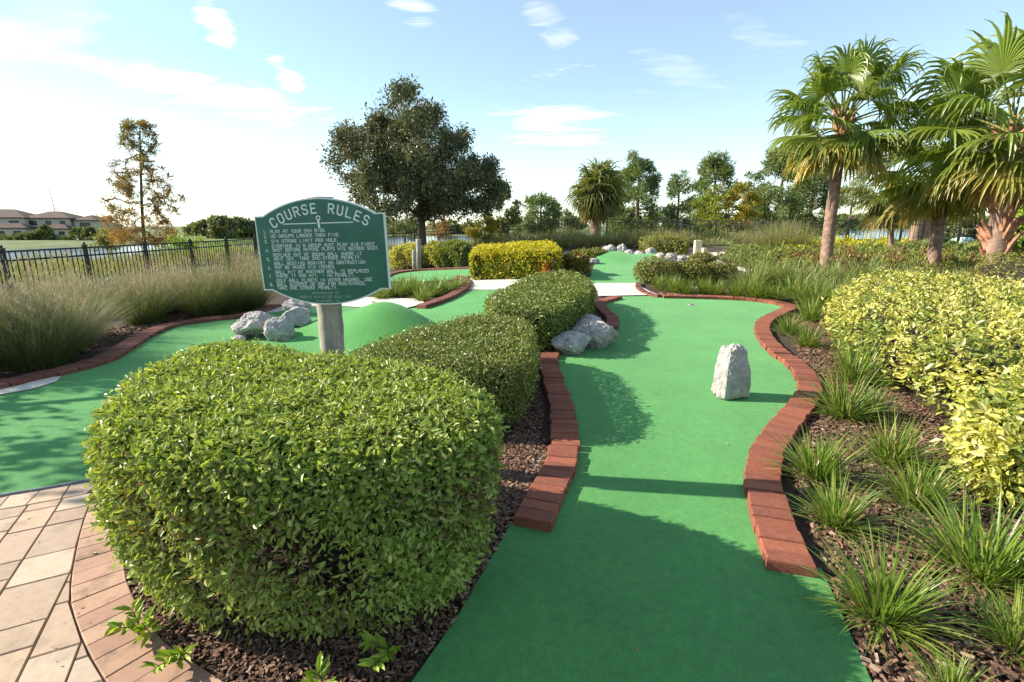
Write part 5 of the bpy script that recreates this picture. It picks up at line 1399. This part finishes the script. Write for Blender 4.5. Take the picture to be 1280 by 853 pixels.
# two stout bare trunks beyond the fence
for px, lb, ln_ in [(1142, 'thick pale bare palm trunk behind the fence, left of a pair', .5), (1155, 'thick shaded bare palm trunk behind the fence, right of a pair', -.1)]:
    Y = 23.6; x = XY(px, Y, 1); z = Tz(x, Y); t = empty('bare_palm_trunk', (x, Y, z)); tag(t, lb, 'tree trunk')
    mb = MB(); k = 16; f = np.linspace(0, 1, k); mb.tube(np.stack([f * .1, 0 * f, 2.0 * f - .1], 1), .24 - .03 * f + .012 * (np.arange(k) % 2), 12); mb.build('trunk', M['palm_trunk'], t, True)
    mb = MB()
    mb.tube(catmull(np.array([[.05, -.1, 1.2], [.3 + ln_ * .3, -.15, 1.55], [.5 + ln_, -.1, 2.3]]), 6), np.linspace(.13, .07, 6), 7); mb.build('limb', M['palm_boot'], t, True)
# a tall shrub row outside the frame at left that shades part of the left green
small(-600, 4.65, -132, 250, 400, 'far_leaf', 'tree standing left of the frame beside the left green', 24, 90, (.12, .06), 'round', .08, 'shade_tree')

# ------------------------------------------------------------------ light, sky
SUN_EL, SUN_AZ = R(30), math.atan2(-.992, .126)     # azimuth from +Y towards +X
sdir = Vector((math.sin(SUN_AZ) * math.cos(SUN_EL), math.cos(SUN_AZ) * math.cos(SUN_EL), math.sin(SUN_EL)))
sl = bpy.data.lights.new('sun', 'SUN'); sl.energy = 5.0; sl.angle = R(.5); sl.color = (1, .90, .76)
so = bpy.data.objects.new('sun', sl); C.objects.link(so); so.rotation_euler = sdir.to_track_quat('Z', 'Y').to_euler(); so.location = (-20, 5, 20)
sc = bpy.context.scene
w = bpy.data.worlds.new('World'); sc.world = w; w.use_nodes = True; nt = w.node_tree
bg = nt.nodes['Background']; bg.inputs['Strength'].default_value = SKYS
sky = nt.nodes.new('ShaderNodeTexSky'); sky.sky_type = 'NISHITA'; sky.sun_disc = False
sky.sun_elevation = SUN_EL; sky.sun_rotation = SUN_AZ; sky.air_density = 1.0; sky.dust_density = .15; sky.ozone_density = 1.5
tc = nt.nodes.new('ShaderNodeTexCoord'); sx = nt.nodes.new('ShaderNodeSeparateXYZ'); nt.links.new(tc.outputs['Generated'], sx.inputs[0])
def mth(op, a, b_=None, c_=None):
    n = nt.nodes.new('ShaderNodeMath'); n.operation = op
    for i_, v_ in enumerate((a, b_, c_)):
        if v_ is None: continue
        if isinstance(v_, (int, float)): n.inputs[i_].default_value = v_
        else: nt.links.new(v_, n.inputs[i_])
    return n.outputs[0]
def mrange(v, a, b_, c_=0., d_=1.):
    n = nt.nodes.new('ShaderNodeMapRange'); n.interpolation_type = 'SMOOTHSTEP'
    nt.links.new(v, n.inputs[0]); n.inputs[1].default_value = a; n.inputs[2].default_value = b_; n.inputs[3].default_value = c_; n.inputs[4].default_value = d_
    return n.outputs[0]
zc_ = mth('MAXIMUM', sx.outputs[2], 0.0)
den = mth('ADD', zc_, .10)
cx_ = mth('DIVIDE', sx.outputs[0], den); cy_ = mth('DIVIDE', sx.outputs[1], den)
cb = nt.nodes.new('ShaderNodeCombineXYZ'); nt.links.new(cx_, cb.inputs[0]); nt.links.new(cy_, cb.inputs[1])
def cnoise(scale, rotz, loc, detail=7, rough=.6, dist=.4):
    mp = nt.nodes.new('ShaderNodeMapping'); mp.inputs['Scale'].default_value = scale; mp.inputs['Rotation'].default_value = (0, 0, rotz); mp.inputs['Location'].default_value = loc
    nt.links.new(cb.outputs[0], mp.inputs[0])
    n = N(nt, 'ShaderNodeTexNoise', Scale=1.0, Detail=detail, Roughness=rough, Distortion=dist); nt.links.new(mp.outputs[0], n.inputs['Vector'])
    return n.outputs['Fac']
left_ = mrange(mth('SUBTRACT', mth('MULTIPLY', sx.outputs[0], -1.0), mth('MULTIPLY', sx.outputs[1], .2)), -.1, .6)     # towards the sun
low_ = mrange(sx.outputs[2], .30, .12)
n1 = cnoise((.55, 1.0, 1), .35, (3.1, 1.7, 0)); n2 = cnoise((1.5, 2.6, 1), .5, (.4, 5.2, 0), 8, .62, .6)
thr = mth('ADD', .60, mth('MULTIPLY', mth('MULTIPLY', left_, low_), -.13))
c1 = mrange(mth('SUBTRACT', n1, thr), -.10, .26)
c2 = mrange(n2, .57, .74, 0, .75)
veil = mth('ADD', .15, mth('MULTIPLY', mrange(sx.outputs[2], .26, .0), mth('ADD', .22, mth('MULTIPLY', left_, .2))))
azn = mth('ARCTAN2', sx.outputs[0], sx.outputs[1]); eln = mth('ARCSINE', sx.outputs[2])
n3 = cnoise((1.3, 3.4, 1), .45, (7.7, 2.2, 0), 10, .66, 1.2)
def px_dir(px, py):
    u = (px - 640) / FPX; v = (py - 426.5) / FPX
    q = Vector((u, CP - v * SP, -SP - v * CP)).normalized()
    return math.atan2(q.x, q.y), math.asin(q.z)
cs_ = []
for x0, y0, x1, y1, wd_, st_ in [(95, 78, 425, 150, .030, 1.0), (330, 70, 385, 120, .022, .8), (235, 12, 300, 30, .026, .95), (255, 42, 300, 58, .016, .8), (470, -5, 560, 25, .03, .8), (590, 145, 800, 170, .045, .65),
                                 (160, 165, 350, 190, .03, .9), (640, 0, 730, 60, .04, .5), (780, 70, 930, 110, .03, .35), (880, 25, 1010, 60, .03, .3), (-60, 185, 420, 235, .05, .9)]:
    a0, e0 = px_dir(x0, y0); a1, e1 = px_dir(x1, y1)
    L_ = math.hypot(a1 - a0, e1 - e0); ua, ue = (a1 - a0) / L_, (e1 - e0) / L_; ma, me_ = (a0 + a1) / 2, (e0 + e1) / 2
    da_ = mth('SUBTRACT', azn, ma); de_ = mth('SUBTRACT', eln, me_)
    al = mth('DIVIDE', mth('ADD', mth('MULTIPLY', da_, ua), mth('MULTIPLY', de_, ue)), L_ / 2)
    ac = mth('DIVIDE', mth('SUBTRACT', mth('MULTIPLY', de_, ua), mth('MULTIPLY', da_, ue)), wd_)
    r2 = mth('ADD', mth('MULTIPLY', al, al), mth('MULTIPLY', ac, ac))
    body = mth('ADD', mth('MULTIPLY', mth('SUBTRACT', 1.0, r2), .95), mth('MULTIPLY', mth('SUBTRACT', n3, .53), 4.6))
    cs_.append(mth('MULTIPLY', mrange(body, -.3, 1.2), st_))
own = cs_[0]
for q_ in cs_[1:]: own = mth('MAXIMUM', own, q_)
cl = mth('MINIMUM', mth('MAXIMUM', mth('MAXIMUM', mth('MAXIMUM', c1, mth('MULTIPLY', c2, .6)), veil), own), 1.0)
mx_ = nt.nodes.new('ShaderNodeMix'); mx_.data_type = 'RGBA'
nt.links.new(cl, mx_.inputs[0]); gm = nt.nodes.new('ShaderNodeMix'); gm.data_type = 'RGBA'; gm.blend_type = 'MULTIPLY'; gm.inputs[0].default_value = 1; gm.inputs[7].default_value = (.92, 1.06, 1.03, 1)
nt.links.new(sky.outputs[0], gm.inputs[6]); nt.links.new(gm.outputs[2], mx_.inputs[6]); mx_.inputs[7].default_value = (*CLOUD, 1)
nt.links.new(mx_.outputs[2], bg.inputs['Color'])

vs = sc.view_settings; vs.view_transform = 'Standard'; vs.look = 'None'; vs.exposure = EXPO; vs.gamma = 1; vs.use_curve_mapping = False
sc.cycles.max_bounces = 6; sc.cycles.diffuse_bounces = 3; sc.cycles.transmission_bounces = 3; sc.cycles.glossy_bounces = 2
